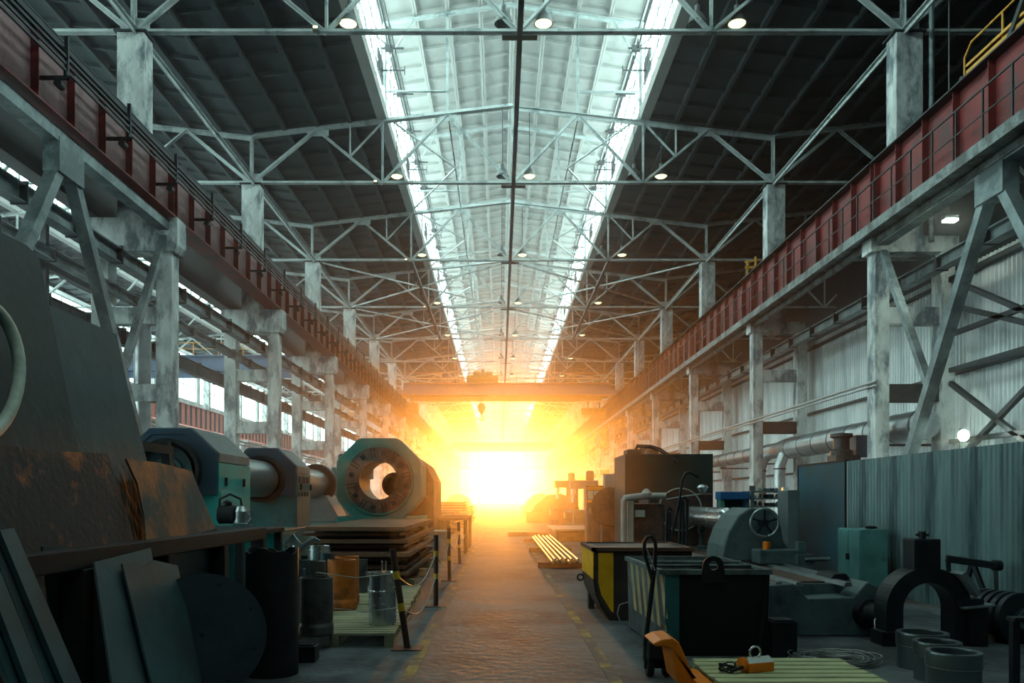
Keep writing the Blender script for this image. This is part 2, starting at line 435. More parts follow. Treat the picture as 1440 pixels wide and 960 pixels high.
tag(obj('wall_right_outer', MB().box(25.5, 25.8, YN(NS), Y_END, 0, 22), 'dark_wall'), 'dark outer wall of the hall beyond the corrugated sheets', 'wall', kind='structure')
tag(obj('wall_back', MB().box(XL, 25.5, YN(NS) - .3, YN(NS), 0, 26), 'dark_wall'), 'dark wall closing the hall behind the camera', 'wall', kind='structure')

# ------------------------------------------------------------------ side hall: windowed wall
wleft = thing('wall_left', 'pale outer wall of the side hall with tall window strips', 'wall', (-36.5, 0, 0), kind='structure')
for z0, z1 in ((0, 2.2), (8.6, 13.2), (18.6, 20)):
    obj('wall_band', MB().box(-.3, .1, YN(NS), Y_END, z0, z1), 'wall_paint', wleft)
nwin = [0]
def window(x, y0, L, z0, z1, npane, pm, lab, rows=1, parent=None):
    nwin[0] += 1
    w = thing('window_%d' % nwin[0], lab, 'window', (x, y0, z0), kind='structure')
    H = z1 - z0; st = L / npane
    fr = MB().box(-.06, .06, 0, L, 0, .1).box(-.06, .06, 0, L, H - .1, H)
    for r in range(1, rows): fr.box(-.05, .05, 0, L, H * r / rows - .05, H * r / rows + .05)
    for i in range(npane + 1): fr.box(-.05, .05, st * i - (.045 if 0 < i else 0), st * i + (.045 if i < npane else 0), 0, H)
    obj('frame', fr, 'glazing_bar', w)
    me = MB().box(-.01, .01, 0, st, .05, H - .05).mesh('pane', pm)
    for i in range(npane): link('pane', me, w, (0, st * i, 0))
    return w
for n in range(NS, NB - 1):
    for z0, z1 in ((13.2, 18.6), (2.2, 8.6)):  # the lower strip is added to supply brightness in the side hall
        window(-36.5, YN(n) + .5, BAY - 1.0, z0, z1, 6, 'side_glazing', 'tall bright window strip high in the side hall wall' if z0 > 9 else 'added glowing window strip low in the side hall wall', 3)
        obj('pier', MB().box(-.25, .25, YN(n) - .5, YN(n) + .5, z0, z1), 'wall_paint', wleft)
cg = thing('crane_girder', 'coral red crane girder along the windowed wall of the side hall', 'girder', (-34.4, 0, 0), kind='structure')
for n in range(NS, NB - 1):
    obj('web', MB().box(-.02, .02, YN(n), YN(n) + BAY - .05, 9.8, 12.1).box(-.25, .25, YN(n), YN(n) + BAY - .05, 12.06, 12.1).box(-.25, .25, YN(n), YN(n) + BAY - .05, 9.76, 9.8), 'coral_red', cg)
sm = MB().box(-.22, .22, -.05, .05, 9.8, 12.06).mesh('stiffener', 'dark_steel')
for k in range(110): link('stiffener', sm, cg, (0, YN(0) + 1.5 * k, 0))
obj('pipe_run', MB().cyl((.6, YN(0), 9.2), (.6, Y_END, 9.2), .12, n=8).cyl((.6, YN(0), 8.8), (.6, Y_END, 8.8), .08, n=8), 'dark_steel', cg)

# ------------------------------------------------------------------ roof trusses
ZB, ZV, ZR = 16.17, 18.3, 19.7
def zt(x): return ZR - (ZR - ZV) * abs(x) / HW
ZM0, ZM1 = 23.5, 24.4                       # monitor eaves and ridge
def truss(detail=True):
    t = thing('roof_truss', '', 'truss', kind='structure')
    A = lambda nm, a, b, w: obj(nm, MB().angles((a[0], 0, a[1]), (b[0], 0, b[1]), w), 'truss_steel', t)
    for s in (-1, 1): A('top_chord', (s * 12, zt(12)), (0, zt(0)), .17)
    A('bottom_chord', (-12, ZB), (12, ZB), .12)
    for s in (-1, 1):
        for a, b in ((12, 9), (6, 9), (6, 3), (0, 3)):
            A('diagonal', (s * a, ZB), (s * b, zt(b)), .13 if a == 12 else .10)
        A('vertical', (s * 12, ZB), (s * 12, zt(12)), .13)
        A('vertical', (s * 6, ZB), (s * 6, zt(6)), .08)
        if detail:
            zm = (zt(9) + ZB) / 2
            A('hanger', (s * 7.5, zm), (s * 7.5, zt(7.5)), .06)
            A('hanger', (s * 7.5, zm), (s * 6, zt(6)), .06)
            obj('gusset_plate', MB().box(s * 12 - .45, s * 12 + .45, -.015, .015, ZB - .1, ZB + .45), 'truss_steel', t)
            obj('gusset_plate', MB().box(s * 9 - .5, s * 9 + .5, -.015, .015, zt(9) - .3, zt(9)), 'truss_steel', t)
            obj('gusset_plate', MB().box(s * 3 - .4, s * 3 + .4, -.015, .015, zt(3) - .3, zt(3)), 'truss_steel', t)
        A('monitor_post', (s * 5.9, zt(6)), (s * 5.9, ZM0), .13)
        A('monitor_post', (s * 3, zt(3)), (s * 3, ZM0 + .45), .10)
        A('monitor_chord', (s * 6, ZM0), (0, ZM1), .15)
        if detail: A('monitor_strut', (s * 5.9, 20.4), (s * 3, 20.4), .06)
        A('monitor_brace', (s * 5.9, 21.6), (s * 4.6, ZM0 + .2), .06)
    A('vertical', (0, ZB), (0, zt(0)), .08)
    return t
t1, t2 = truss(True), truss(False)
for n in range(NS, NB):
    pr = t1 if n < 8 else t2
    o = pr if n in (NS, 8) else dup(pr)
    o.location = (XC, YN(n), 0); tag(o, 'pale steel roof truss spanning the main hall below the glazed roof lantern', 'truss', 'roof trusses of the main hall')
for n in range(NS, 11):
    o = dup(t2); o.location = (XC - 24, YN(n), 0); tag(o, 'roof truss spanning the windowed side hall', 'truss', 'roof trusses of the side hall')
for n in range(-1, 9):
    o = dup(t2); o.location = (XC + 24, YN(n), 0); tag(o, 'dark roof truss of the hall beyond the corrugated wall', 'truss', 'roof trusses beyond the corrugated wall')
# struts that run along the hall from truss to truss
rs = thing('roof_strut', 'dark ridge strut running along the hall from truss to truss', 'strut', (XC, 0, ZB), kind='structure')
for n in range(NS, NB - 1):
    obj('strut_length', MB().beam((0, YN(n), -.05), (0, YN(n) + BAY, -.05), .17, .2), 'dark_steel', rs)
hp = MB().box(-.55, .55, -.14, .14, -.16, -.12).mesh('hanger_plate', 'dark_steel')
for n in range(NS, NB): link('hanger_plate', hp, rs, (0, YN(n), 0))
for s, l_ in ((1, 'corrugated wall'), (-1, 'side hall')):
    rs = thing('roof_strut', 'pale strut joining the column heads on the side of the ' + l_, 'strut', (XC + s * 11.85, 0, ZB - .1), kind='structure')
    for n in range(-1, NB - 1): obj('strut_length', MB().angles((0, YN(n), 0), (0, YN(n) + BAY, 0), .14), 'truss_steel', rs)
for n in (2, 3, 6):
    br = thing('roof_bracing', 'crossing wind bracing in the plane of the truss ties', 'bracing', (XC, YN(n), ZB), group='wind bracing between the trusses', kind='structure')
    for s in (-1, 1):
        obj('strut_length', MB().beam((s * 6, 0, 0), (s * 6, BAY, 0), .16, .18), 'dark_steel', br)
        for a, b in (((12, 0), (6, 6)), ((12, 12), (6, 6)), ((6, 6), (0, 0)), ((6, 6), (0, 12))):
            obj('brace_bar', MB().beam((s * a[0], a[1], 0), (s * b[0], b[1], 0), .09, .09), 'truss_steel', br)
for n in range(1, 9):
    br = thing('roof_bracing', 'slender crossed bracing rising inside the roof lantern', 'bracing', (XC, YN(n), 0), group='bracing inside the lantern', kind='structure')
    for s in (-1, 1):
        obj('brace_bar', MB().beam((s * 3, 0, zt(3)), (s * 3, BAY, zt(3) + .1), .07, .07), 'truss_steel', br)
        obj('brace_bar', MB().beam((s * 5.9, 0, zt(6) + .3), (s * 3, BAY / 2, zt(3)), .07, .07), 'truss_steel', br)
        obj('brace_bar', MB().beam((s * 5.9, BAY, zt(6) + .3), (s * 3, BAY / 2, zt(3)), .07, .07), 'truss_steel', br)

# ------------------------------------------------------------------ ribbed roof slabs
def slab(m):
    mb = MB().box(0, 1.5, 0, BAY, .26, .32)
    mb.box(0, .09, 0, BAY, 0, .26).box(1.41, 1.5, 0, BAY, 0, .26)
    for k in range(9):
        y = k * 1.5; y0, y1 = max(0, y - .05), min(BAY, y + .05)
        mb.box(.09, 1.41, y0, y1, .1, .26)
    return mb.mesh('roof_slab', m)
sd, sp = slab('slab_concrete'), slab('lit_slab')  # one slab in two tones, the lantern copy brightened for its light
al = math.atan2(ZR - ZV, HW); am = math.atan2(ZM1 - ZM0, 6)
def roof(name, lab, n0, n1, xc, halves, me, lo, hi, zf, ang):
    c = thing(name, lab, 'ceiling', (0, 0, 0), kind='structure')
    for n in range(n0, n1):
        for s in halves:
            x = lo
            while x < hi - .1:
                if s > 0:  # slab starts at its outer edge: local x runs inward and upward
                    o = link('roof_slab', me, c, (xc + (x + 1.5), YN(n) + BAY, zf(x + 1.5) + .12), (0, 0, math.pi))
                    o.rotation_euler = (0, -ang, 0); o.location = (xc + x, YN(n), zf(x) + .12); o.rotation_euler = (0, ang, 0)
                else:
                    o = link('roof_slab', me, c, (xc - x - 1.5, YN(n), zf(x + 1.5) + .12), (0, -ang, 0))
                x += 1.5
    return c
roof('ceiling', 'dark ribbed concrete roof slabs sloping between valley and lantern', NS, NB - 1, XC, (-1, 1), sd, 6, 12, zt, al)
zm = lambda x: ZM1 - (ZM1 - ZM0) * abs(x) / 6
roof('ceiling_lantern', 'ribbed concrete slabs roofing the glazed lantern, paled as if lit', NS, NB - 1, XC, (-1, 1), sp, 0, 6, zm, am)
roof('ceiling_left', 'ribbed concrete roof slabs of the windowed side hall', NS, 10, XC - 24, (-1, 1), sd, 6, 12, zt, al)
roof('ceiling_right', 'dark ribbed concrete roof slabs beyond the corrugated wall', NS, 9, XC + 24, (-1,), sd, 0, 12, zt, al)
def cover(nm, lab, x0, x1, z, y0=YN(NS), y1=Y_END):
    tag(obj(nm, MB().box(x0, x1, y0, y1, z, z + .1), 'dark_wall'), lab, 'ceiling', kind='structure')
cover('ceiling_cover_1', 'roof deck closing the hall above the camera side', XL, 26, 26)
# lantern kerbs, glazing
for xc, n1, who in ((XC, NB - 1, 'main hall'), (XC - 24, 10, 'side hall')):
    for s in (-1, 1):
        k_ = thing('trim_%d' % (3 + (xc < 0) * 2 + (s > 0)), 'pale kerb beam edging the roof lantern of the ' + who, 'kerb', (xc + s * 6.05, 0, 0), kind='structure')
        for n in range(NS, n1):
            obj('kerb_length', MB().box(-.22, .22, YN(n), YN(n) + BAY - .03, zt(6) + .1, zt(6) + .62), 'lit_slab', k_)
            w = window(xc + s * 6.1, YN(n), BAY, zt(6) + .62, ZM0 + .1, 8, 'glazing', 'bright glazed side of the roof lantern over the ' + who, 3)
# dark vent flaps hinged open in the lantern glazing
for n, ys in ((1, (-1.5,)), (1, (9.4,)), (2, (9.0,)), (3, (9,)), (4, (9,))):
    for s in (-1, 1):
        v = thing('vent_flap', 'dark louvred vent flap hanging in the lantern glazing', 'vent', (XC + s * 6.0, YN(n) + ys[0], 20.6), group='vent flaps in the lantern')
        obj('panel', MB().box(-.04, .04, 0, 1.3, .55, 1.0), 'dark_steel', v); obj('panel', MB().box(-.04, .04, 0, 1.3, 0, .45), 'dark_steel', v)
        obj('lever', MB().beam((0, .6, .3), (-s * 1.1, .6, .3), .05, .05).beam((-s * .5, .6, .15), (-s * .5, .6, .5), .04, .04).beam((-s * 1.1, .6, .1), (-s * 1.1, .6, .5), .04, .04), 'dark_steel', v)
# operating shafts along the lantern
for s in (-1, 1):
    o_ = thing('operating_shaft', 'thin dark shaft that works the vents on the lantern side over the ' + ('side hall row' if s < 0 else 'corrugated wall row'), 'shaft', (XC + s * 5.3, 0, 21.0))
    obj('shaft', MB().cyl((0, YN(-1), 0), (0, YN(12), 0), .04, n=6).cyl((0, YN(-1), .7), (0, YN(12), .7), .03, n=6), 'dark_steel', o_)
    am_ = MB().beam((-.4, 0, 0), (.55, 0, 0), .06, .06).box(-.25, .1, -.1, .1, -.12, .1).beam((0, 0, 0), (s * .6, 0, .5), .04, .04).mesh('crank', 'dark_steel')
    for k in range(40): link('crank', am_, o_, (0, YN(-1) + 2 + 3.9 * k, 0))
# upper wall strips that close valley gaps
# ------------------------------------------------------------------ unseen end wall, glazed full height so the sun lights the haze, open gate
we = thing('wall_end', 'glazed steel end wall of the hall around a tall open gate', 'wall', (0, Y_END + .4, 0), kind='structure')
for x in [XC + 3 * k for k in range(-4, 5)]:
    obj('mullion', MB().box(x - .1, x + .1, -.1, .1, 0 if abs(x - XC) > 5 else 9.6, 20), 'glazing_bar', we)
for z in (4, 9.6, 14, 18):
    if z < 9: obj('transom', MB().box(XC - 12, XC - 6, -.1, .1, z - .1, z + .1).box(XC + 6, XC + 12, -.1, .1, z - .1, z + .1), 'glazing_bar', we)
    else: obj('transom', MB().box(XC - 12, XC + 12, -.1, .1, z - .12, z + .12), 'glazing_bar', we)
pm = MB().box(0, 3, -.01, .01, 0, 4.2).mesh('pane', 'clear_glass')
for i in range(8):
    for z in (4.0, 9.6, 13.9):
        if z < 9 and 2 <= i <= 5: continue
        link('pane', pm, we, (XC - 12 + 3 * i, 0, z))
tag(obj('wall_end_side', MB().box(XL, XC - 12, Y_END + .3, Y_END + .6, 0, 26), 'wall_paint'), 'end wall of the side hall', 'wall', kind='structure')
tag(obj('wall_end_outer', MB().box(XC + 12, 26, Y_END + .3, Y_END + .6, 0, 26), 'wall_paint'), 'end wall beyond the corrugated sheets', 'wall', kind='structure')
# ------------------------------------------------------------------ materials of the floor objects
mat('rust_plate', (.030, .036, .040), .6, .3, var=.4, scale=2.6, col2=(.42, .14, .03), mix=(.45, .69), bump=.25)
mat('rust_light', (.07, .085, .085), .6, .2, var=.4, scale=2.2, col2=(.38, .16, .06), mix=(.40, .66), bump=.25)
mat('mill_plate', (.055, .092, .10), .6, .25, var=.3, scale=1.3, col2=(.05, .06, .06), mix=(.5, .7), bump=.25)
mat('mill_plate_rust', (.035, .052, .056), .6, .25, var=.3, scale=1.3, col2=(.15, .07, .03), mix=(.56, .74), bump=.25)
mat('bare_plate', (.034, .078, .088), .5, .3, var=.3, scale=3, col2=(.03, .05, .054))
mat('black_steel', (.018, .021, .024), .55, .4, var=.4, scale=4, bump=.1)
mat('disc_steel', (.035, .05, .062), .5, .4, var=.25, scale=3)
mat('shiny_steel', (.55, .60, .62), .24, .95, var=.15, scale=4, stretch=(1, 1, 5))
mat('turned_steel', (.36, .42, .43), .35, .9, var=.2, scale=5, stretch=(1, 1, 4))
mat('dull_drum', (.10, .11, .11), .5, .5, var=.4, scale=4, col2=(.05, .04, .035))
mat('blue_drum', (.04, .075, .09), .5, .4, var=.35, scale=4)
mat('orange_drum', (.52, .15, .02), .5, .2, var=.35, scale=4, col2=(.20, .07, .02))
mat('pallet_wood', (.36, .35, .22), .85, var=.35, scale=3, col2=(.14, .14, .10), mix=(.48, .68), stretch=(.4, 3, 1), bump=.3)
mat('yellow_green_wood', (.44, .46, .25), .8, var=.3, scale=3, col2=(.16, .18, .12), mix=(.5, .7), stretch=(.4, 3, 1), bump=.3)
mat('teal_paint', (.01, .36, .33), .45, .0, var=.2, scale=2, col2=(.012, .24, .23), mix=(.55, .75))
mat('dull_teal', (.03, .16, .165), .5, .1, var=.3, scale=2, col2=(.04, .07, .08), mix=(.48, .68))
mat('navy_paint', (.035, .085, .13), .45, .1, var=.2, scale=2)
mat('slate_paint', (.16, .21, .22), .5, .1, var=.25, scale=2)
mat('green_paint', (.09, .30, .25), .5, .05, var=.2, scale=2)
mat('chuck_brown', (.26, .19, .16), .5, .4, var=.35, scale=3, col2=(.08, .06, .055))
mat('sheet_rust', (.21, .11, .065), .65, .2, var=.35, scale=2, col2=(.10, .06, .045), mix=(.5, .7))
mat('ring_steel', (.17, .22, .23), .32, .85, var=.06, scale=2)
mat('hose_white', (.42, .48, .42), .7, 0, var=.3, scale=6)
mat('post_brown', (.07, .035, .025), .6, .2, var=.4)
mat('band_yellow', (.60, .36, .03), .6, 0, var=.25)
mat('wire_steel', (.35, .38, .36), .4, .8)
mat('bin_black', (.012, .013, .015), .55, .2, var=.4, scale=3)
mat('bin_grey', (.12, .165, .17), .6, .2, var=.3, scale=3, col2=(.06, .07, .07))
mat('bin_brown', (.06, .04, .033), .6, .2, var=.4, scale=3)
mat('stripe_tan', (.48, .36, .17), .65, 0, var=.3, scale=4, col2=(.16, .16, .14), mix=(.55, .75))
mat('panel_yellow', (.85, .42, .01), .55, 0, var=.25, scale=3)
mat('truck_orange', (.86, .22, .01), .35, .05, var=.15, scale=3)
mat('rubber', (.015, .016, .018), .7, 0, var=.3)
mat('white_paint', (.62, .66, .62), .5, 0, var=.15)
mat('cabinet_green', (.13, .34, .33), .5, .1, var=.25, scale=2.5, col2=(.05, .10, .10), mix=(.56, .75))
mat('panel_blue', (.015, .12, .17), .5, .1, var=.3, scale=1, col2=(.03, .085, .07), mix=(.45, .7))
mat('lathe_grey', (.095, .15, .155), .5, .15, var=.35, scale=3, col2=(.04, .055, .055), mix=(.5, .7))
mat('tank_olive', (.050, .055, .042), .6, .1, var=.25, scale=2)
mat('pipe_pale', (.45, .46, .42), .6, .1, var=.3, scale=4, col2=(.20, .14, .10), mix=(.58, .75))
mat('machine_brown', (.16, .075, .05), .6, .1, var=.4, scale=3, col2=(.06, .04, .035))
mat('blue_paint', (.03, .14, .36), .5, .05, var=.2)
mat('wheel_dark', (.022, .028, .032), .45, .5, var=.3, scale=4)

def wobj(name, mb, m, T, bevel=0.0):
    return obj(name, mb, m, T, bevel, loc=-Vector(T.location))
def sub(name, mb, m, part, bevel=0.0):
    return obj(name, mb, m, part, bevel)
rnd = random.Random(11)
CIRC = lambda r, n, a0=0.0: [(r * math.cos(a0 + 2 * math.pi * i / n), r * math.sin(a0 + 2 * math.pi * i / n)) for i in range(n)]

# ------------------------------------------------------------------ plate rack and the plates leaning in it
RX = -2.9
rk = thing('plate_rack', 'black steel rack with a long rail holding the leaning plates', 'rack', (RX, 7, 0))
wobj('rail', MB().box(RX - .07, RX + .07, 3.0, 9.8, 1.13, 1.27), 'black_steel', rk, .01)
wobj('bottom_rail', MB().box(RX - .07, RX + .07, 3.0, 9.8, 0, .1), 'black_steel', rk)
for y in (4.1, 5.55, 6.95, 8.35, 9.7):
    wobj('post', MB().box(RX - .08, RX + .08, y - .07, y + .07, .1, 1.13), 'black_steel', rk, .01)
    wobj('cross_beam', MB().box(RX - 1.15, RX - .07, y - .06, y + .06, 0, .1), 'black_steel', rk)
    wobj('back_post', MB().beam((RX - .85, y, .1), (RX - 1.12, y, 2.3), .1, .1), 'black_steel', rk)
for z in (1.0, 2.2): wobj('back_rail', MB().box(RX - .97 - (z - 1) * .13, RX - .90 - (z - 1) * .13, 3.0, 9.8, z - .05, z + .05), 'black_steel', rk)

def plane_pt(px, py, a, b):
    """point seen at a pixel on the leaning plane X = -(a + b z)"""
    Y = -(a + EYE * b) / (((px - VX) + b * (VY - py)) / F)
    return P(px, py, Y)
def lean_plate(name, label, px, a, b, t, m, cat='plate', group=None):
    A = [plane_pt(x, y, a, b) for x, y in px]
    low = min(p.z for p in A)
    if low < .105 and a > 2.9:                       # stands on the rack's cross beams
        A = [p if p.z > .11 else Vector((-(a + b * .105), p.y, .105)) for p in A]
    elif low < .01: A = [p if p.z > .012 else Vector((-(a + b * .005), p.y, .005)) for p in A]
    nrm = Vector((-1, 0, -b)).normalized() * t
    n = len(A)
    mb = MB().add(A + [p + nrm for p in A], [tuple(range(n)), tuple(range(2 * n - 1, n - 1, -1))] + [(i, n + i, n + (i + 1) % n, (i + 1) % n) for i in range(n)])
    base = Vector((sum(p.x for p in A) / n, sum(p.y for p in A) / n, min(p.z for p in A)))
    me = mb.mesh(name, m); fix_normals(me); me.transform(Matrix.Translation(-base))
    return tag(link(name, me, None, base), label, cat, group)
B_ = .2
lean_plate('steel_plate', 'rust-stained steel plate with burnt orange patches leaning behind the rack rail', [(-120, 612), (0, 625), (70, 634), (150, 637), (158, 652), (166, 700), (196, 775), (215, 960), (-120, 1100)], 3.06, B_, .02, 'rust_plate')
lean_plate('steel_plate', 'paler rusty steel offcut with a torn curved edge on the rack', [(178, 645), (222, 650), (270, 662), (280, 688), (303, 742), (314, 830), (318, 900), (225, 960), (207, 780), (203, 725), (194, 680)], 3.03, B_, .02, 'rust_light')
lean_plate('steel_plate', 'tallest dark steel plate with rust bloom near its upper corner', [(-160, 250), (0, 325), (38, 345), (55, 362), (78, 470), (112, 640), (140, 800), (150, 1010), (-160, 1180)], 3.12, B_, .03, 'mill_plate_rust')
lean_plate('steel_plate', 'big grey steel plate rising beyond the rusty sheets', [(40, 418), (78, 432), (164, 470), (180, 545), (206, 645), (235, 780), (240, 920), (60, 1020)], 3.18, B_, .03, 'mill_plate')
lean_plate('steel_plate', 'low dark plate lying along the rack rail under the rust line', [(60, 768), (205, 772), (305, 742), (312, 765), (314, 900), (90, 1010)], 3.0, .0, .015, 'bare_plate')
# pieces leaning on the front of the rack
lean_plate('steel_plate', 'narrow bright steel plate with a scratched line leaning on the rack front', [(172, 792), (190, 790), (204, 796), (216, 787), (250, 795), (262, 850), (292, 1000), (225, 1008)], 2.20, .45, .015, 'bare_plate')
lean_plate('steel_plate', 'dark slim plate tucked behind the bright narrow plate', [(133, 790), (212, 770), (218, 800), (205, 1010), (166, 1015)], 2.255, .45, .015, 'mill_plate')
lean_plate('steel_plate', 'small rectangular steel offcut hung between two rack posts', [(238, 766), (296, 759), (296, 816), (256, 826), (240, 826)], 2.98, .0, .01, 'bare_plate')
for k in range(4):
    x0 = -66 + 22 * k; x1 = 12 + 26 * k
    lean_plate('steel_bar', 'long flat steel bar in the slanted bunch against the rack end', [(x0, 742 + 3 * (k % 2)), (x0 + 20, 742), (x1 + 24 + 18, 1000), (x1 + 18, 1004)], 2.05 - .05 * (k % 2), .5, .03, 'bare_plate', 'bar', 'flat bars slanted against the rack')
# ring hose hung on the tallest plate
hs = [plane_pt(-45 + 72 * math.cos(a), 520 + 102 * math.sin(a), 3.0, B_) for a in [2 * math.pi * i / 40 for i in range(40)]]
c0 = sum(hs, Vector()) / len(hs)
tag(obj('hose_loop', MB().tube([p - c0 for p in hs], .045, 10, True), 'hose_white', loc=c0), 'thick pale hose loop hung over the tallest dark plate', 'hose')
# big disc
dc = Vector((-2.41, 6.55, .505))
dd = thing('steel_disc', 'large dark round steel disc with bolt holes leaning beside the black pipe', 'disc', (dc.x, dc.y, 0))
ax = Vector((.25, -.95, .2)).normalized()
hn = 48
au = ax.cross(Vector((0, 0, 1))).normalized(); av = au.cross(ax)
dsk = wobj('plate', MB().ringplate(CIRC(.5, hn), CIRC(.02, hn), dc, ax * .03, au, av), 'disc_steel', dd)
for i in range(8):
    a = 2 * math.pi * i / 8 + .3
    wobj('bolt_hole', MB().cyl(dc + ax * .029 + (au * math.cos(a) + av * math.sin(a)) * .42, dc + ax * .032 + (au * math.cos(a) + av * math.sin(a)) * .42, .014, n=10), 'rubber', dd)
# big black pipe with a torn rim
g = G(372, 955); pr, ph, pn = .238, 1.14, 40
pp = MB(); rim = [ph + .02 * math.sin(3 * t_) + .015 * math.sin(7 * t_ + 1) for t_ in [2 * math.pi * i / pn for i in range(pn)]]
def ring(r, zf): return [(r * math.cos(2 * math.pi * i / pn), r * math.sin(2 * math.pi * i / pn), zf(i)) for i in range(pn)]
rings = [ring(pr, lambda i: 0), ring(pr, lambda i: rim[i]), ring(pr - .02, lambda i: rim[i]), ring(pr - .02, lambda i: 0)]
for a in range(3): pp.add(rings[a] + rings[a + 1], [(i, (i + 1) % pn, pn + (i + 1) % pn, pn + i) for i in range(pn)], a != 1)
tag(obj('steel_pipe', pp, 'black_steel', loc=(g.x, g.y + .24, 0)), 'tall black open-topped pipe with a ragged cut rim standing on the floor', 'pipe')
tag(obj('steel_block', MB().box(-.11, .11, -.1, .1, 0, .16).box(-.09, .09, -.08, .08, .16, .18), 'black_steel', None, .01, loc=(-1.93, 8.05, 0)), 'small black steel block on the floor beside the tall black pipe', 'block')

# ------------------------------------------------------------------ slatted skids and drums
def skid(name, label, loc, rz, w, L, m, nsl):
    t = thing(name, label, 'pallet', loc, rz)
    st = L / nsl
    for i in range(nsl):
        obj('slat', MB().box(-w / 2 + rnd.uniform(-.015, .015), w / 2 + rnd.uniform(-.02, .02), i * st, i * st + st * .74, .125, .15), m, t)
    for x in (-w / 2 + .06, 0, w / 2 - .06):
        obj('runner', MB().box(x - .05, x + .05, 0, L, .10, .125), m, t)
        for y in (.06, L / 2, L - .06): obj('block', MB().box(x - .05, x + .05, y - .06, y + .06, .022, .10), m, t)
        obj('bottom_board', MB().box(x - .05, x + .05, 0, L, 0, .022), m, t)
    return t
skid('wooden_pallet', 'weathered slatted skid under the bright steel cylinder beside a banded post', (-1.80, 8.78, 0), .035, 1.3, 2.45, 'pallet_wood', 16)
skid('wooden_pallet', 'weathered slatted skid under the orange drum by the plate stack', (-1.90, 11.28, 0), .035, 1.3, 2.45, 'pallet_wood', 16)
def drum(name, label, x, yb, wpx, h, m, zb=.15, rimw=.0, foot=False, lid=False, group=None, Y=None):
    Yd = Y or (EYE - zb) * F / (yb - VY); r = wpx / F * Yd / 2
    t = thing(name, label, 'drum', ((x - VX) / F * (Yd + r), Yd + r, zb), group=group)
    prof = [(r * .96, 0), (r * 1.0, .015)]
    if foot: prof += [(r * 1.04, .02), (r * 1.04, h * .16), (r * .97, h * .22)]
    prof += [(r, h * .3), (r, h - .05), (r * (1.0 + rimw), h - .045), (r * (1 + rimw), h), (r * .90, h), (r * .88, h - .02), (r * .88, .02), (0, .02)]
    obj('shell', MB().lathe(prof, 28), m, t)
    if not foot: obj('hoop', MB().lathe([(r * 1.0, h * .62), (r * 1.02, h * .63), (r * 1.02, h * .65), (r, h * .66)], 28), m, t)
    if lid:
        obj('lug', MB().box(-.015, .0, -.02, .02, h - .01, h + .13).box(.03, .045, -.02, .02, h - .01, h + .13), m, t)
    return t
drum('steel_drum', 'dark scuffed drum standing at the front edge of the slatted skid', 445, 896, 47, .62, 'dull_drum', foot=True)
drum('steel_drum', 'bright orange-brown drum with a flared foot', 481, 859, 41, .66, 'orange_drum', foot=True)
drum('steel_drum', 'shiny banded steel cylinder with a collar tied to the leaning post', 538, 880, 39, .61, 'shiny_steel', rimw=.16, lid=True)
drum('steel_drum', 'dull brown drum between the orange drum and the blue drum', 440, 855, 36, .62, 'dull_drum')
drum('steel_drum', 'deep blue drum standing close to the tall black pipe', 417, 878, 25, .66, 'blue_drum', Y=9.2)
drum('steel_drum', 'grey-blue drum with a pale rim behind the deep blue drum', 424, 848, 26, .66, 'blue_drum', Y=10.6)
drum('steel_drum', 'grey open cylinder behind the orange drum', 508, 836, 18, .52, 'dull_drum', Y=12.6)
drum('steel_drum', 'slim slate-blue drum between the brown drum and the orange one', 459, 840, 17, .66, 'blue_drum', Y=11.9)
drum('steel_drum', 'second orange drum half hidden behind the bright orange one', 488, 845, 34, .66, 'orange_drum', Y=11.2, foot=True)
drum('steel_can', 'bright steel can with two ridges beside the crossed brackets', 449, 812, 33, .86, 'shiny_steel', Y=13.0, zb=0)
drum('steel_can', 'bright steel can nearer the teal machine base', 402, 812, 30, .84, 'shiny_steel', Y=13.2, zb=0)
drum('steel_can', 'pale can standing behind the bright can at the machine base', 386, 812, 26, .84, 'turned_steel', Y=14.4, zb=0)
bk = thing('cross_bracket', 'pale crossed steel brackets lying between two bright cans', 'bracket', P(425, 775, 13.4) * 1)
bk.location.z = 0
for a, b, w in (((408, 783), (440, 756), .09), ((410, 752), (426, 770), .05), ((402, 763), (414, 752), .05), ((440, 756), (450, 762), .05)):
    wobj('bar', MB().beam(P(*a, 13.5), P(*b, 13.5), .06, w, (0, 1, 0)), 'turned_steel', bk, .004)
wobj('stand', MB().box(bk.location.x - .02, bk.location.x + .16, 13.4, 13.65, 0, P(0, 783, 13.5).z + .03), 'black_steel', bk)

# ------------------------------------------------------------------ banded posts with a chain
posts = []
def bpost(label, top, base, r=.035):
    b = G(*base); tp = P(top[0], top[1], b.y)
    t = thing('barrier_post', label, 'post', b, group='banded posts along the aisle')
    d = tp - b
    p = wobj('pole', MB().cyl(b, tp, r, n=14), 'post_brown', t)
    for f_ in (.38, .70): sub('band', MB().cyl(b + d * f_, b + d * (f_ + .08), r + .003, n=14), 'band_yellow', p)
    wobj('base_plate', MB().box(b.x - .16, b.x + .16, b.y - .14, b.y + .14, 0, .012), 'post_brown', t)
    posts.append((b, tp)); return t
bpost('leaning brown post with yellow bands at the skid corner', (552, 772), (573, 912))
bpost('upright brown post with yellow bands past the slatted skid', (613, 752), (613, 852))
bpost('slim brown barrier post level with the stack of sheets', (631, 741), (632, 816))
bpost('slim brown barrier post past the stack of sheets', (645, 734), (646, 792))
bpost('thin far barrier post by the pale crate', (655, 728), (656, 775))
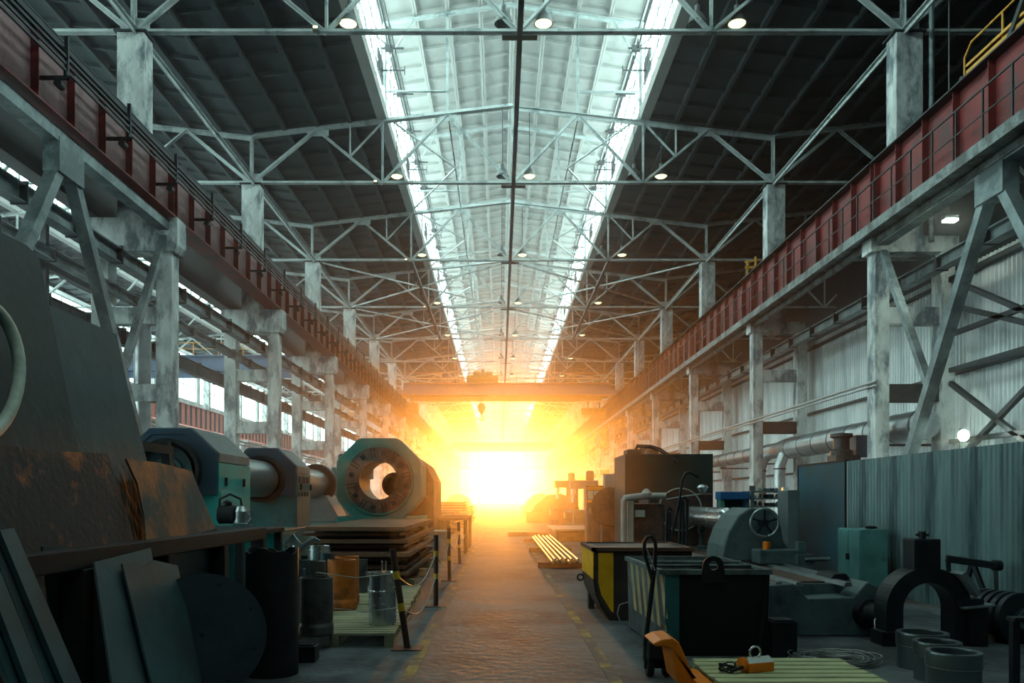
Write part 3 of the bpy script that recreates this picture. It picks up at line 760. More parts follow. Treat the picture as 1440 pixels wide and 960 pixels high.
for i in range(4):
    for f_ in ((.74, .42) if i == 0 else (.74,)):
        a = posts[i][0].lerp(posts[i][1], f_); b = posts[i + 1][0].lerp(posts[i + 1][1], f_)
        pts = [a.lerp(b, k / 12) - Vector((0, 0, .28 * math.sin(math.pi * k / 12))) for k in range(13)]
        tag(obj('chain', MB().tube([p - a for p in pts], .009, 6), 'wire_steel', loc=a), 'thin sagging line strung between two banded posts', 'line', 'lines between the banded posts')
# wires from the leaning post round the drums
a = posts[0][0].lerp(posts[0][1], .76); b = Vector((-2.1, 9.2, .78))
tag(obj('tie_wire', MB().tube([Vector(), (P(500, 812, 9.2) - a), (b - a)], .006, 6), 'wire_steel', loc=a), 'taut wire from the leaning post across the upper drums', 'wire')
a = posts[0][0].lerp(posts[0][1], .42); b = Vector((-2.1, 9.0, .42))
tag(obj('tie_wire', MB().tube([Vector(), (P(517, 860, 8.9) - a), (b - a)], .006, 6), 'wire_steel', loc=a), 'taut wire from the leaning post low around the cylinders', 'wire')

# ------------------------------------------------------------------ stack of rusty sheets
lays = [(-3.45, -1.72, 14.4, 19.8), (-3.3, -1.62, 14.2, 19.6), (-3.5, -1.66, 14.3, 20.0), (-3.4, -1.76, 14.5, 19.5), (-3.38, -1.58, 14.1, 19.9), (-3.25, -1.74, 14.6, 19.6), (-3.5, -1.64, 14.3, 20.2), (-3.55, -1.80, 14.5, 19.9), (-3.42, -1.68, 14.2, 20.3)]
z = .16
LW = ['lowest sheet pack', 'second sheet pack', 'third sheet pack', 'fourth sheet pack', 'fifth sheet pack', 'sixth sheet pack', 'seventh sheet pack', 'eighth sheet pack', 'topmost sheet pack']
for i, (x0, x1, y0, y1) in enumerate(lays):
    th = .055 if i % 2 else .07
    for y in (y0 + .5, y0 + 2.6, y1 - .5) if i else ():
        tag(obj('spacer', MB().box(-.82, .82, -.04, .04, 0, .05), 'pallet_wood', loc=(-2.55, y, z)), 'wooden batten between two rusty sheet packs', 'batten', 'battens in the sheet stack')
    if i: z += .05
    o = obj('steel_sheet', MB().box(-(x1 - x0) / 2, (x1 - x0) / 2, 0, y1 - y0, 0, th), 'sheet_rust', loc=((x0 + x1) / 2, y0, z))
    tag(o, 'rusty steel %s in the battened stack before the octagonal machine' % LW[i], 'sheet', 'rusty sheets in the stack')
    z += th
for y in (14.8, 17, 19.2):
    tag(obj('timber_bearer', MB().box(-.95, .95, -.08, .08, 0, .16), 'pallet_wood', None, .01, loc=(-2.5, y, 0)), 'thick timber bearer on the floor under the sheet stack', 'timber', 'bearers under the sheet stack')

# ------------------------------------------------------------------ teal boring machine
AX, AZ = -5.7, 2.1
bmn = thing('boring_machine', 'long teal boring machine with two octagonal housings and a steel spindle', 'machine', (AX, 14, 0))
def octo(hw, zt_, zb_, ch): return [(-hw, zb_), (hw, zb_), (hw, zt_ - ch), (hw - ch, zt_), (-hw + ch, zt_), (-hw, zt_ - ch)]
wobj('bed', MB().box(AX - .95, AX + .85, 13.4, 26.5, 0, .95), 'dull_teal', bmn, .03)
for y0, y1, nm, lo in ((14.0, 15.75, 'teal_paint', .95), (19.4, 20.75, 'dull_teal', .95)):
    h = wobj('housing', MB().prism(octo(.83, 2.25, lo, .001), (AX, y0, 0), (0, y1 - y0, 0), (1, 0, 0), (0, 0, 1)), nm, bmn, .015)
    hood = wobj('hood', MB().prism([(-.83, 2.26), (.83, 2.26), (.83, 2.42), (.36, 2.86), (-.36, 2.86), (-.83, 2.42)], (AX, y0 + .03, 0), (0, y1 - y0 - .06, 0), (1, 0, 0), (0, 0, 1)), 'slate_paint', bmn, .01)
    op = [(.83 * .97, 2.05), (.83 * .97, 2.42), (.36, 2.84), (-.36, 2.84), (-.83 * .97, 2.42), (-.83 * .97, 2.05)]
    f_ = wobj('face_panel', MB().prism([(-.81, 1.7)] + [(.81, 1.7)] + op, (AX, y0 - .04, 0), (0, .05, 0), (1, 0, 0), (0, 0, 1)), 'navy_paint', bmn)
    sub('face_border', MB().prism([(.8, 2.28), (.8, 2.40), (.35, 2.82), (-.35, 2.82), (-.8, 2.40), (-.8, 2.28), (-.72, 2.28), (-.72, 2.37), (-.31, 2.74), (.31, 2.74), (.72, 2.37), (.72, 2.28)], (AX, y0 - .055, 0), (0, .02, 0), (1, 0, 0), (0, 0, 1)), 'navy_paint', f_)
    wobj('collar', MB().lathe([(.50, y0 - .22), (.56, y0 - .22), (.56, y0 - .03), (.44, y0 - .03), (.44, y0 - .22)], 36, (AX, 0, AZ), (0, 1, 0)), 'black_steel', bmn)
    if y0 < 15:
        wobj('chuck', MB().lathe([(0, y0 - .1), (.16, y0 - .1), (.18, y0 - .14), (.24, y0 - .14), (.26, y0 - .1), (.44, y0 - .1)], 36, (AX, 0, AZ), (0, 1, 0)), 'dull_teal', bmn)
    for k in range(2): wobj('latch', MB().box(AX + .83, AX + .87, y0 + .3 + 1.0 * k, y0 + .36 + 1.0 * k, 1.85, 2.0), 'black_steel', bmn)
    if y0 > 15:
        for k in range(3): wobj('port', MB().box(AX + .825, AX + .84, y0 + .15 + .38 * k, y0 + .4 + .38 * k, 2.02, 2.18), 'rubber', bmn)
        for k in range(4): wobj('port', MB().box(AX + .825, AX + .84, y0 + .12 + .3 * k, y0 + .2 + .3 * k, 1.7, 1.8), 'rubber', bmn)
    else:
        wobj('door_panel', MB().box(AX + .83, AX + .845, y0 + .06, y0 + .55, .98, 1.75), 'teal_paint', bmn, .004)
sp_ = wobj('spindle', MB().lathe([(.43, 15.7), (.43, 25.6), (0, 25.6)], 36, (AX, 0, AZ), (0, 1, 0)), 'turned_steel', bmn)
wobj('flange_ring', MB().lathe([(.43, 24.9), (.60, 24.9), (.62, 24.95), (.62, 25.2), (.43, 25.2)], 36, (AX, 0, AZ), (0, 1, 0)), 'black_steel', bmn)
wobj('rear_support', MB().prism([(-.7, .95), (.9, .95), (.45, 1.75), (-.45, 1.75)], (AX, 24.4, 0), (0, 1.4, 0), (1, 0, 0), (0, 0, 1)), 'slate_paint', bmn, .02)
wobj('panel', MB().box(AX + .85, AX + .87, 15.9, 19.2, .1, .85), 'dull_teal', bmn, .01)
# pump on a bracket of the machine
pb = P(328, 738, 13.1)
pu = thing('coolant_pump', 'small black motor pump with bent pipes beside the teal housing', 'pump', (pb.x, pb.y, 0))
wobj('pedestal', MB().box(pb.x - .26, pb.x + .26, pb.y - .2, pb.y + .2, 0, pb.z), 'dull_teal', pu, .01)
wobj('motor', MB().lathe([(0, -.14), (.13, -.14), (.15, -.12), (.15, .12), (.13, .14), (0, .14)], 20, (pb.x - .1, pb.y, pb.z + .17), (1, 0, 0)), 'black_steel', pu)
wobj('pump_body', MB().lathe([(0, 0), (.12, 0), (.13, .05), (.13, .22), (.09, .3), (0, .32)], 20, (pb.x + .14, pb.y, pb.z)), 'turned_steel', pu)
wobj('cap', MB().lathe([(0, 0), (.08, 0), (.08, .06), (0, .1)], 16, (pb.x - .1, pb.y, pb.z + .31)), 'black_steel', pu)
wobj('pipe', MB().tube([(pb.x + .14, pb.y, pb.z + .3), (pb.x + .12, pb.y, pb.z + .42), (pb.x - .05, pb.y, pb.z + .5), (pb.x - .22, pb.y, pb.z + .42), (pb.x - .24, pb.y, pb.z + .1)], .02, 8), 'black_steel', pu)
wobj('pipe', MB().tube([(pb.x + .25, pb.y - .05, pb.z + .2), (pb.x + .3, pb.y - .05, pb.z + .1), (pb.x + .26, pb.y - .1, pb.z + .02), (pb.x + .05, pb.y - .15, pb.z + .02)], .018, 8), 'shiny_steel', pu)
# table at the end of the rack
tb = thing('steel_table', 'low black steel table at the rack end before the teal machine', 'table', (-3.75, 11.1, 0))
wobj('table_top', MB().box(-4.2, -3.25, 10.2, 12.2, 1.13, 1.2), 'black_steel', tb, .01)
for x in (-4.13, -3.32):
    for y in (10.3, 12.1): wobj('leg', MB().box(x - .05, x + .05, y - .05, y + .05, 0, 1.13), 'black_steel', tb)
wobj('side_panel', MB().box(-4.1, -3.35, 12.12, 12.14, .3, 1.1), 'teal_paint', tb)

# ------------------------------------------------------------------ octagonal facing machine
OX, OY, OZ = -3.36, 22.4, 2.15
om = thing('facing_machine', 'pale green octagonal machine with a slotted round face plate and open bore', 'machine', (OX, OY, 0))
N = 64
def octr(h, ch, n):
    pts = []
    for i in range(n):
        a = 2 * math.pi * i / n; c, s_ = abs(math.cos(a)), abs(math.sin(a))
        r = min(h / max(c, 1e-6), h / max(s_, 1e-6), (2 * h - ch) / (c + s_)); pts.append((r * math.cos(a), r * math.sin(a)))
    return pts
wobj('frame', MB().ringplate(octr(1.17, .62, N), CIRC(.97, N), (OX, OY, OZ), (0, .5, 0), (1, 0, 0), (0, 0, 1)), 'green_paint', om, .01)
wobj('base', MB().box(OX - 1.17, OX + 1.17, OY + .02, OY + 2.2, 0, OZ - 1.0), 'green_paint', om, .02)
wobj('body', MB().ringplate(octr(1.12, .62, N), CIRC(.6, N), (OX, OY + .5, OZ), (0, 1.6, 0), (1, 0, 0), (0, 0, 1)), 'green_paint', om)
fp = wobj('face_plate', MB().ringplate(CIRC(.955, N), CIRC(.55, N), (OX, OY - .03, OZ), (0, .3, 0), (1, 0, 0), (0, 0, 1)), 'chuck_brown', om)
sub('face_rim', MB().ringplate(CIRC(.965, N), CIRC(.92, N), (OX, OY - .05, OZ), (0, .03, 0), (1, 0, 0), (0, 0, 1)), 'green_paint', fp)
sub('bore_ring', MB().ringplate(CIRC(.6, N), CIRC(.53, N), (OX, OY - .07, OZ), (0, .05, 0), (1, 0, 0), (0, 0, 1)), 'chuck_brown', fp)
for k in range(8):
    a = 2 * math.pi * k / 8 + .2; e = Vector((math.cos(a), 0, math.sin(a))); o_ = Vector((-math.sin(a), 0, math.cos(a))); C0 = Vector((OX, OY - .035, OZ))
    for s_ in (-.045, .045): sub('slot', MB().beam(C0 + e * .64 + o_ * s_, C0 + e * .90 + o_ * s_, .024, .02, (0, 1, 0)), 'rubber', fp)
    a += .39; e = Vector((math.cos(a), 0, math.sin(a))); o_ = Vector((-math.sin(a), 0, math.cos(a)))
    sub('jaw_pocket', MB().beam(C0 + e * .70, C0 + e * .83, .13, .02, (0, 1, 0)), 'rubber', fp)
wobj('inner_drum', MB().lathe([(.36, OY + 2.4), (.36, OY + 1.2), (.26, OY + 1.15), (.22, OY + 1.3), (0, OY + 1.3)], 40, (OX + .27, 0, OZ - .1), (0, 1, 0)), 'chuck_brown', om)
wobj('rear_body', MB().prism([(.45, 0), (1.35, 0), (1.35, 2.2), (1.1, 2.7), (.75, 2.95), (.45, 2.95)], (OX, OY + 2.1, 0), (0, 3.2, 0), (1, 0, 0), (0, 0, 1)), 'machine_brown', om, .02)
# ------------------------------------------------------------------ scrap bins
def quadprism(mb, A, B):
    n = len(A); mb.add(list(A) + list(B), [tuple(range(n)), tuple(range(2 * n - 1, n - 1, -1))] + [(i, n + i, n + (i + 1) % n, (i + 1) % n) for i in range(n)]); return mb
b1 = thing('scrap_bin', 'black scrap bin with slanted tan stripes and a lifting lug', 'bin', (2.15, 9.1, 0))
x0, x1, y0, y1, h, bt, w_ = 1.62, 2.74, 8.2, 10.15, .87, .10, .03
def wallq(nm, p, q, m, inn):
    """bin wall from floor edge p-q up, flared outwards by bt at the top"""
    p, q = Vector(p), Vector(q); up = Vector((0, 0, h)); i_ = Vector(inn)
    A = [p + i_ * bt, q + i_ * bt, q + up, p + up]
    return wobj(nm, quadprism(MB(), A, [v + i_ * w_ for v in A]), m, b1)
wallq('front_wall', (x0 + .08, y0, 0), (x1, y0, 0), 'bin_black', (0, 1, 0))
wallq('back_wall', (x0, y1, 0), (x1, y1, 0), 'bin_grey', (0, -1, 0))
wallq('side_wall', (x1, y0, 0), (x1, y1, 0), 'bin_black', (-1, 0, 0))
A = [Vector((x0 + .08, y0 + .06, .02)), Vector((x0, y1, .02)), Vector((x0 - .02, y1, h)), Vector((x0 + .06, y0, h))]
sw = wobj('striped_wall', quadprism(MB(), A, [v + Vector((w_, 0, 0)) for v in A]), 'bin_grey', b1)
for k in range(6):
    u0 = .06 + k * .155; u1 = u0 + .07
    def q(u, v): return (A[0].lerp(A[1], u)).lerp(A[3].lerp(A[2], u), v) - Vector((.003, 0, 0))
    vs = [q(u0 - .10, .30 if k else .45), q(u1 - .10, .30 if k else .45), q(u1, .98), q(u0, .98)]
    sub('stripe', quadprism(MB(), vs, [v + Vector((.003, 0, 0)) for v in vs]), 'stripe_tan', sw)
wobj('corner_strip', MB().box(x0 + .055, x0 + .2, y0 - .006, y0, .1, h), 'dull_teal', b1)
wobj('floor_plate', MB().box(x0 + .12, x1 - .12, y0 + .12, y1 - .12, .0, .05), 'bin_black', b1)
rimm = wobj('rim', MB().beam((x0 + .02, y0, h), (x0 - .03, y1, h), .05, .05).beam((x0, y1, h), (x1, y1, h), .05, .05).beam((x1, y0, h), (x1, y1, h), .05, .05).beam((x0 + .05, y0, h), (x1, y0, h), .05, .05), 'bin_grey', b1)
wobj('cross_rod', MB().cyl((x0, 9.2, h + .02), (x1, 9.2, h + .02), .025, n=10).cyl((x0 + .02, 8.75, h + .02), (x1, 8.75, h + .02), .02, n=10), 'bin_grey', b1)
lx = P(1003, 800, 8.18).x
n_ = 20; ol = [(.105 * math.cos(math.pi * i / n_), .085 + .1 * math.sin(math.pi * i / n_)) for i in range(n_ + 1)] + [(-.13, -.08), (0, -.09), (.13, -.08)]
il = [(.048 * math.cos(math.pi * i / n_ * 1.0), .085 + .048 * math.sin(math.pi * i / n_)) for i in range(n_ + 1)] + [(-.045, .06), (0, .037), (.045, .06)]
wobj('lifting_lug', MB().ringplate(ol, il, (lx, y0 - .03, h - .02), (0, .035, 0), (1, 0, 0), (0, 0, 1)), 'bin_black', b1)

b2 = thing('scrap_bin', 'brown scrap bin with a yellow panel and rounded lower sides', 'bin', (1.85, 11.5, 0))
x0, x1, y0, y1, h = 1.25, 2.55, 10.75, 12.2, .95
side = [(0, .95), (0, .55), (.03, .35), (.10, .18), (.22, .0), (1.1, 0), (1.25, .3), (1.3, .95)]
def curv(p): return [(u, v) for u, v in p]
wobj('front_wall', MB().prism(side, (x0, y0, 0), (0, .03, 0), (1, 0, 0), (0, 0, 1)), 'bin_brown', b2)
wobj('back_wall', MB().prism(side, (x0, y1 - .03, 0), (0, .03, 0), (1, 0, 0), (0, 0, 1)), 'bin_brown', b2)
for i in range(len(side) - 1):
    if i == 3 or i == 4: pass
    (u0, v0), (u1, v1) = side[i], side[i + 1]
    wobj('shell_plate', MB().beam((x0 + (u0 + u1) / 2, y0, (v0 + v1) / 2), (x0 + (u0 + u1) / 2, y1, (v0 + v1) / 2), .02, math.hypot(u1 - u0, v1 - v0) + .01, (u1 - u0, 0, v1 - v0)), 'bin_brown' if i else 'panel_yellow', b2)
wobj('yellow_panel', MB().prism([(.06, .9), (.06, .50), (.10, .34), (.22, .14), (.26, .10), (.26, .9)], (x0, y0 - .012, 0), (0, .01, 0), (1, 0, 0), (0, 0, 1)), 'panel_yellow', b2)
wobj('rim', MB().box(x0 - .03, x0 + .03, y0 - .03, y1 + .03, h - .03, h + .02).box(x0 - .03, x1 + .03, y0 - .03, y0 + .03, h - .03, h + .02).box(x0 - .03, x1 + .03, y1 - .03, y1 + .03, h - .03, h + .02).box(x1 - .03, x1 + .03, y0, y1, h - .03, h + .02), 'machine_brown', b2)
wobj('lid', MB().box(x0, x1, y0 + .03, y1 - .03, h - .02, h), 'chuck_brown', b2)
wobj('skid_foot', MB().box(x0 + .22, x1 - .2, y0 + .3, y0 + .42, -.0, .02).box(x0 + .06, x0 + .14, y1 - .3, y1 - .1, 0, .25), 'bin_brown', b2)
wobj('tow_ring', MB().lathe([(.045 + .012 * math.cos(t_), .012 * math.sin(t_)) for t_ in [2 * math.pi * i / 8 for i in range(8)]], 16, (x0 - .05, y1 - .15, .45), (0, 1, 0), closed=True), 'bin_black', b2)
wobj('cable', MB().tube([(x0 + .45, y0 - .04, .25), (x0 + .33, y0 - .08, .22), (x0 + .30, y0 - .08, .10), (x0 + .34, y0 - .06, .0)], .008, 6), 'wire_steel', b2)

tag(obj('machine_block', MB().box(-.13, .13, -.13, .13, 0, .36).box(-.11, .11, -.11, .11, .36, .38), 'wheel_dark', None, .01, loc=(2.90, 8.35, 0)), 'squat dark steel block on the floor between the black bin and the lathe', 'block')
# ------------------------------------------------------------------ pallet truck, pallet, magnet, wire coil
HY = 7.35
pt = thing('pallet_truck', 'orange hand pallet truck with a black loop handle', 'pallet truck', (1.45, 7.0, 0))
cp = [(918, 905), (930, 899), (945, 897), (955, 903), (962, 918), (980, 970), (987, 1005), (960, 1005), (952, 965), (943, 912), (934, 909), (922, 909)]
A = [P(x, y, 6.62) for x, y in cp]
for p in A: p.z = max(p.z, .10)
wobj('chassis', quadprism(MB(), A, [p + Vector((0, .42, 0)) for p in A]), 'truck_orange', pt, .012)
hb = P(921, 928, HY)
wobj('pump_block', MB().box(hb.x - .08, hb.x + .16, HY - .12, HY + .12, .17, .33).box(hb.x - .02, hb.x + .12, HY - .08, HY + .08, .33, .40), 'black_steel', pt, .02)
wobj('piston', MB().cyl((hb.x + .08, HY, .33), (hb.x + .08, HY, .47), .03, n=12), 'shiny_steel', pt)
for s_ in (-.05, .1):
    wh = wobj('steer_wheel', MB().lathe([(.03, -.03), (.09, -.03), (.1, -.015), (.1, .015), (.09, .03), (.03, .03)], 20, (hb.x + s_, HY, .1), (1, 0, 0), closed=True), 'rubber', pt)
wobj('axle', MB().cyl((hb.x - .1, HY, .1), (hb.x + .16, HY, .1), .03, n=10).box(hb.x - .01, hb.x + .06, HY - .03, HY + .03, .1, .2), 'black_steel', pt)
sh = wobj('shaft', MB().tube([P(907, 908, HY), P(914, 850, HY), P(921, 790, HY)], .022, 10), 'black_steel', pt)
loop = [P(*q, HY) for q in ((921, 792), (922, 770), (921, 760), (916, 754), (910, 755), (906, 762), (906, 778), (913, 800), (917, 815))]
wobj('handle', MB().tube(loop, .017, 10), 'black_steel', pt)
wobj('lever', MB().tube([P(909, 770, HY - .03), P(916, 790, HY - .03), P(921, 802, HY - .03)], .008, 6), 'shiny_steel', pt)
wobj('hose', MB().tube([P(907, 905, HY), P(906, 925, HY - .05), P(910, 935, HY - .05)], .014, 8), 'rubber', pt)
for dy in (0.0, .38):
    wobj('fork', MB().box(1.68, 2.75, 6.40 + dy, 6.55 + dy, .04, .09), 'truck_orange', pt)
    wobj('load_wheel', MB().cyl((2.6, 6.42 + dy, .04), (2.6, 6.53 + dy, .04), .04, n=12), 'rubber', pt)
wobj('heel', MB().box(1.58, 1.70, 6.38, 7.0, .05, .14), 'truck_orange', pt)

pl = thing('wooden_pallet', 'yellow-green slatted pallet carrying the orange lifting magnet', 'pallet', (2.42, 5.95, 0))
for i in range(9):
    wobj('slat', MB().box(1.74 + rnd.uniform(-.02, .02), 3.1 + rnd.uniform(-.02, .02), 5.95 + .165 * i, 5.95 + .165 * i + .125, .13, .155), 'yellow_green_wood', pl, .004)
for x in (1.8, 2.42, 3.04):
    wobj('runner', MB().box(x - .05, x + .05, 5.95, 7.40, .105, .13), 'yellow_green_wood', pl)
    for y in (6.02, 6.72, 7.33): wobj('block', MB().box(x - .05, x + .05, y - .06, y + .06, .0, .105), 'yellow_green_wood', pl)

mc = G(1069, 946, .155); mx, my = mc.x, mc.y + .08
mg = thing('lifting_magnet', 'orange lifting magnet with a white top plate and ring handle', 'magnet', (mx, my, .155))
ca, sa = math.cos(.35), math.sin(.35)
def R(x, y, z): return Vector((mx + x * ca - y * sa, my + x * sa + y * ca, .155 + z))
def rbox(x0, x1, y0, y1, z0, z1):
    vs = [R(x, y, z) for z in (z0, z1) for y in (y0, y1) for x in (x0, x1)]
    return MB().add(vs, [(0, 2, 3, 1), (4, 5, 7, 6), (0, 1, 5, 4), (2, 6, 7, 3), (0, 4, 6, 2), (1, 3, 7, 5)])
wobj('body', rbox(-.13, .13, -.06, .06, 0, .08), 'truck_orange', mg, .006)
wobj('end_ring', MB().cyl(R(-.13, 0, .07), R(-.165, 0, .07), .055, n=18), 'truck_orange', mg)
tp_ = [R(-.12, -.058, .081), R(.125, -.058, .081), R(.12, 0, .125), R(-.10, 0, .125)]
wobj('top_plate', quadprism(MB(), tp_, [v + Vector((0, .02, -.01)) for v in tp_]), 'white_paint', mg)
wobj('shackle', MB().tube([R(-.02 + .055 * math.cos(t_), .0, .16 + .05 * math.sin(t_)) for t_ in [2 * math.pi * i / 16 for i in range(16)]], .010, 8, True), 'shiny_steel', mg)
wobj('lever', MB().cyl(R(-.15, -.02, .05), R(-.30, -.05, .03), .016, n=8), 'black_steel', mg)
cpos = R(-.26, .05, -.0)
tag(obj('cable_coil', MB().tube([(.07 * math.cos(a) + .012 * math.sin(3 * a), .06 * math.sin(a), .015 + .05 * (i / 60) + .02 * math.sin(2.3 * a)) for i, a in enumerate([2 * math.pi * 4 * i / 60 for i in range(61)])], .007, 6), 'rubber', loc=cpos), 'small tangled black cable coil beside the orange magnet', 'cable')
# wire coil on the floor
wc = G(1180, 935); cm_ = MB()
for k in range(16):
    r = .20 + .022 * (k % 8); zo = .012 + .016 * (k // 4)
    cm_.tube([((r * 1.25) * math.cos(a) + .03 * math.sin(k), r * math.sin(a) + .03 * math.cos(k * 2), max(.008, zo + .02 * math.sin(2 * a + k))) for a in [2 * math.pi * i / 36 for i in range(36)]], .006, 5, True)
tag(obj('wire_coil', cm_, 'wire_steel', loc=(wc.x, wc.y + .15, 0)), 'loose coil of grey wire on the floor behind the pallet', 'coil')

# ------------------------------------------------------------------ machined rings
def sring(label, x, yt, wpx, ztop):
    Yc = (EYE - ztop) * F / (yt - VY); r = wpx / F * Yc / 2
    t = thing('steel_ring', label, 'ring', ((x - VX) / F * Yc, Yc, 0), group='machined rings on the floor')
    h = ztop
    obj('body', MB().lathe([(r * .96, 0), (r * .96, h * .62), (r * .975, h * .63), (r, h * .66), (r, h - .012), (r * .985, h), (r * .80, h), (r * .79, h - .01), (r * .79, 0)], 40), 'ring_steel', t)
    obj('groove', MB().lathe([(r * .962, h * .615), (r * .985, h * .62), (r * .985, h * .645), (r * .962, h * .65)], 40), 'shiny_steel', t)
sring('machined steel ring standing alone in front of the other two rings', 1341, 915, 73, .34)
sring('machined steel ring between two others', 1318, 901, 63, .34)
sring('machined steel ring standing next to the horseshoe frame', 1297, 888, 68, .34)

# ------------------------------------------------------------------ horseshoe steady frame
hc = P(1307, 858, 8.85)
hf = thing('steady_frame', 'dark horseshoe steady frame with a block on its crown', 'steady', (hc.x, hc.y, 0))
n_ = 30; outer, inner = [], []
for i in range(n_ + 1):
    a = math.pi * i / n_
    outer.append((.47 * math.cos(a), .47 * math.sin(a))); inner.append((.285 * math.cos(a), .30 * math.sin(a)))
zb = hc.z
pts = [(outer[0][0], -zb + .0)] + outer + [(outer[-1][0], -zb)] + [(-.285, -zb)] + inner[::-1] + [(.285, -zb)]
n2 = len(pts)
O = [(.47, -zb)] + outer + [(-.47, -zb)]; I = [(.285, -zb)] + inner + [(-.285, -zb)]
mbh = MB()
for k in range(len(O) - 1):
    q4 = [O[k], O[k + 1], I[k + 1], I[k]]
    mbh.prism(q4, (hc.x, hc.y, hc.z), (0, .3, 0), (1, 0, 0), (0, 0, 1))
wobj('arch', mbh, 'wheel_dark', hf)
wobj('crown_block', MB().box(hc.x - .16, hc.x + .14, hc.y + .02, hc.y + .28, hc.z + .42, hc.z + .78), 'wheel_dark', hf, .015)
wobj('screw', MB().cyl((hc.x, hc.y + .15, hc.z + .78), (hc.x, hc.y + .15, hc.z + .86), .04, n=12).cyl((hc.x - .07, hc.y + .15, hc.z + .82), (hc.x + .07, hc.y + .15, hc.z + .82), .015, n=8), 'wheel_dark', hf)
wobj('wear_plate', MB().beam((hc.x + .30, hc.y - .01, hc.z + .42), (hc.x + .47, hc.y - .01, hc.z + .18), .05, .26, (0, 1, 0)), 'slate_paint', hf)
wobj('foot_block', MB().box(hc.x + .42, hc.x + .62, hc.y - .05, hc.y + .3, 0, .44).box(hc.x + .30, hc.x + .58, hc.y - .04, hc.y + .28, .44, .52), 'wheel_dark', hf, .01)
wobj('clamp_plate', MB().obox((hc.x + .50, hc.y + .05, hc.z + .05), (.34, .3, .02), (0, -.1, 0)), 'slate_paint', hf)
wobj('foot_block', MB().box(hc.x - .52, hc.x - .30, hc.y - .02, hc.y + .28, 0, .16), 'wheel_dark', hf, .01)
for sx in (-.22, .22): wobj('hole', MB().cyl((hc.x + sx, hc.y - .006, hc.z + .34), (hc.x + sx, hc.y + .01, hc.z + .34), .045, n=14), 'rubber', hf)

# trestle and grooved roll
tr = thing('trestle', 'dark steel trestle with zigzag legs behind the horseshoe frame', 'trestle', (6.05, 10.9, 0))
a, b = P(1328, 784, 11.2), P(1398, 794, 10.4)
a.x, b.x = 5.45, 5.6
a, b = Vector((6.15 - .35, 10.9, .80)), Vector((6.95 - .35, 10.6, .78))
a, b = P(1330, 785, 10.5), P(1400, 795, 10.3)
wobj('top_bar', MB().beam(a, b, .12, .09), 'wheel_dark', tr, .01)
tr.location = (a.x, a.y, 0)
for ch in tr.children: ch.location = -Vector(tr.location)
for f0, f1 in ((.05, .35), (.55, .35), (.55, .8), (1.0, .8)):
    p = a.lerp(b, f0); q_ = a.lerp(b, f1); q_.z = .0
    wobj('leg', MB().beam(p, q_ + Vector((0, .25 * (1 if f1 < .5 else -1), .0)), .05, .05), 'wheel_dark', tr)
wobj('end_cap', MB().cyl(b - Vector((.03, 0, 0)), b + Vector((.06, 0, 0)), .07, n=14), 'wheel_dark', tr)
rc = P(1410, 855, 9.2)
rl = thing('grooved_roll', 'dark grooved roller lying on the floor beside the trestle', 'roller', (rc.x, rc.y, 0))
rr_ = .285; ax = Vector((.22, -.97, 0)).normalized(); c0 = Vector((rc.x, rc.y, rr_))
prof = [(0, -.28), (.08, -.28)]
for k in range(5):
    s0 = -.28 + .11 * k
    prof += [(rr_ - .05, s0), (rr_, s0 + .012), (rr_, s0 + .075), (rr_ - .05, s0 + .09)]
prof += [(.12, .27), (.12, .30), (.06, .31), (.06, .25), (0, .25)]
wobj('body', MB().lathe(prof, 36, c0, ax), 'wheel_dark', rl)
wobj('hub', MB().lathe([(.06, .27), (.11, .27), (.11, .31), (.06, .31)], 20, c0, ax, closed=True), 'lathe_grey', rl)
wobj('chock', MB().obox((rc.x - .22, rc.y + .05, .04), (.1, .3, .08), (0, .4, .2)), 'pallet_wood', rl)
fr = thing('angle_stand', 'dark angle-iron frame at the edge of the ring group', 'frame', P(1432, 960, 6.9))
fr.location.z = 0
fx = fr.location.x
for x in (fx - .02, fx + .5):
    for y in (6.92,): wobj('post', MB().box(x - .03, x + .03, y - .03, y + .03, 0, .56), 'black_steel', fr)
wobj('top_frame', MB().box(fx - .05, fx + .53, 6.87, 6.99, .56, .60), 'black_steel', fr, .005)

# ------------------------------------------------------------------ sheet partition and cabinet
PX = 6.6
pn_ = thing('partition', 'dark green corrugated partition of tall metal sheets', 'partition', (PX, 15.35, 0))
cg_ = corrugated(1.15, 2.34, .115, .011).mesh('corrugated_sheet', 'corrugated_green')
for k in range(9): link('corrugated_sheet', cg_, pn_, (0, -1.15 * (k + 1), 0))
obj('rail', MB().box(.02, .08, -10.4, 0, 1.9, 1.96).box(.02, .08, -10.4, 0, .4, .46), 'black_steel', pn_)
for k in range(6): obj('post', MB().box(.03, .11, -2 * k - .05, -2 * k + .05, 0, 2.25), 'black_steel', pn_)
bp_ = thing('flat_panel', 'flat blue-green sheet metal panel at the end of the partition', 'panel', (PX, 15.4, 0))
obj('sheet', MB().box(-.02, .02, 0, 2.4, 0, 2.34), 'panel_blue', bp_)
obj('edge_frame', MB().box(-.035, .035, -.03, .0, 0, 2.35).box(-.035, .035, 2.4, 2.43, 0, 2.35).box(-.035, .035, -.03, 2.43, 2.34, 2.37), 'black_steel', bp_)
cbx, cby = 5.88, 13.2
cb_ = thing('tool_cabinet', 'pale green steel tool cabinet with scuffed doors', 'cabinet', (cbx + .22, cby + .4, 0))
wobj('body', MB().box(cbx + .015, cbx + .46, cby, cby + .86, .08, 1.12), 'cabinet_green', cb_, .008)
wobj('plinth', MB().box(cbx + .03, cbx + .44, cby + .02, cby + .84, 0, .08), 'black_steel', cb_)
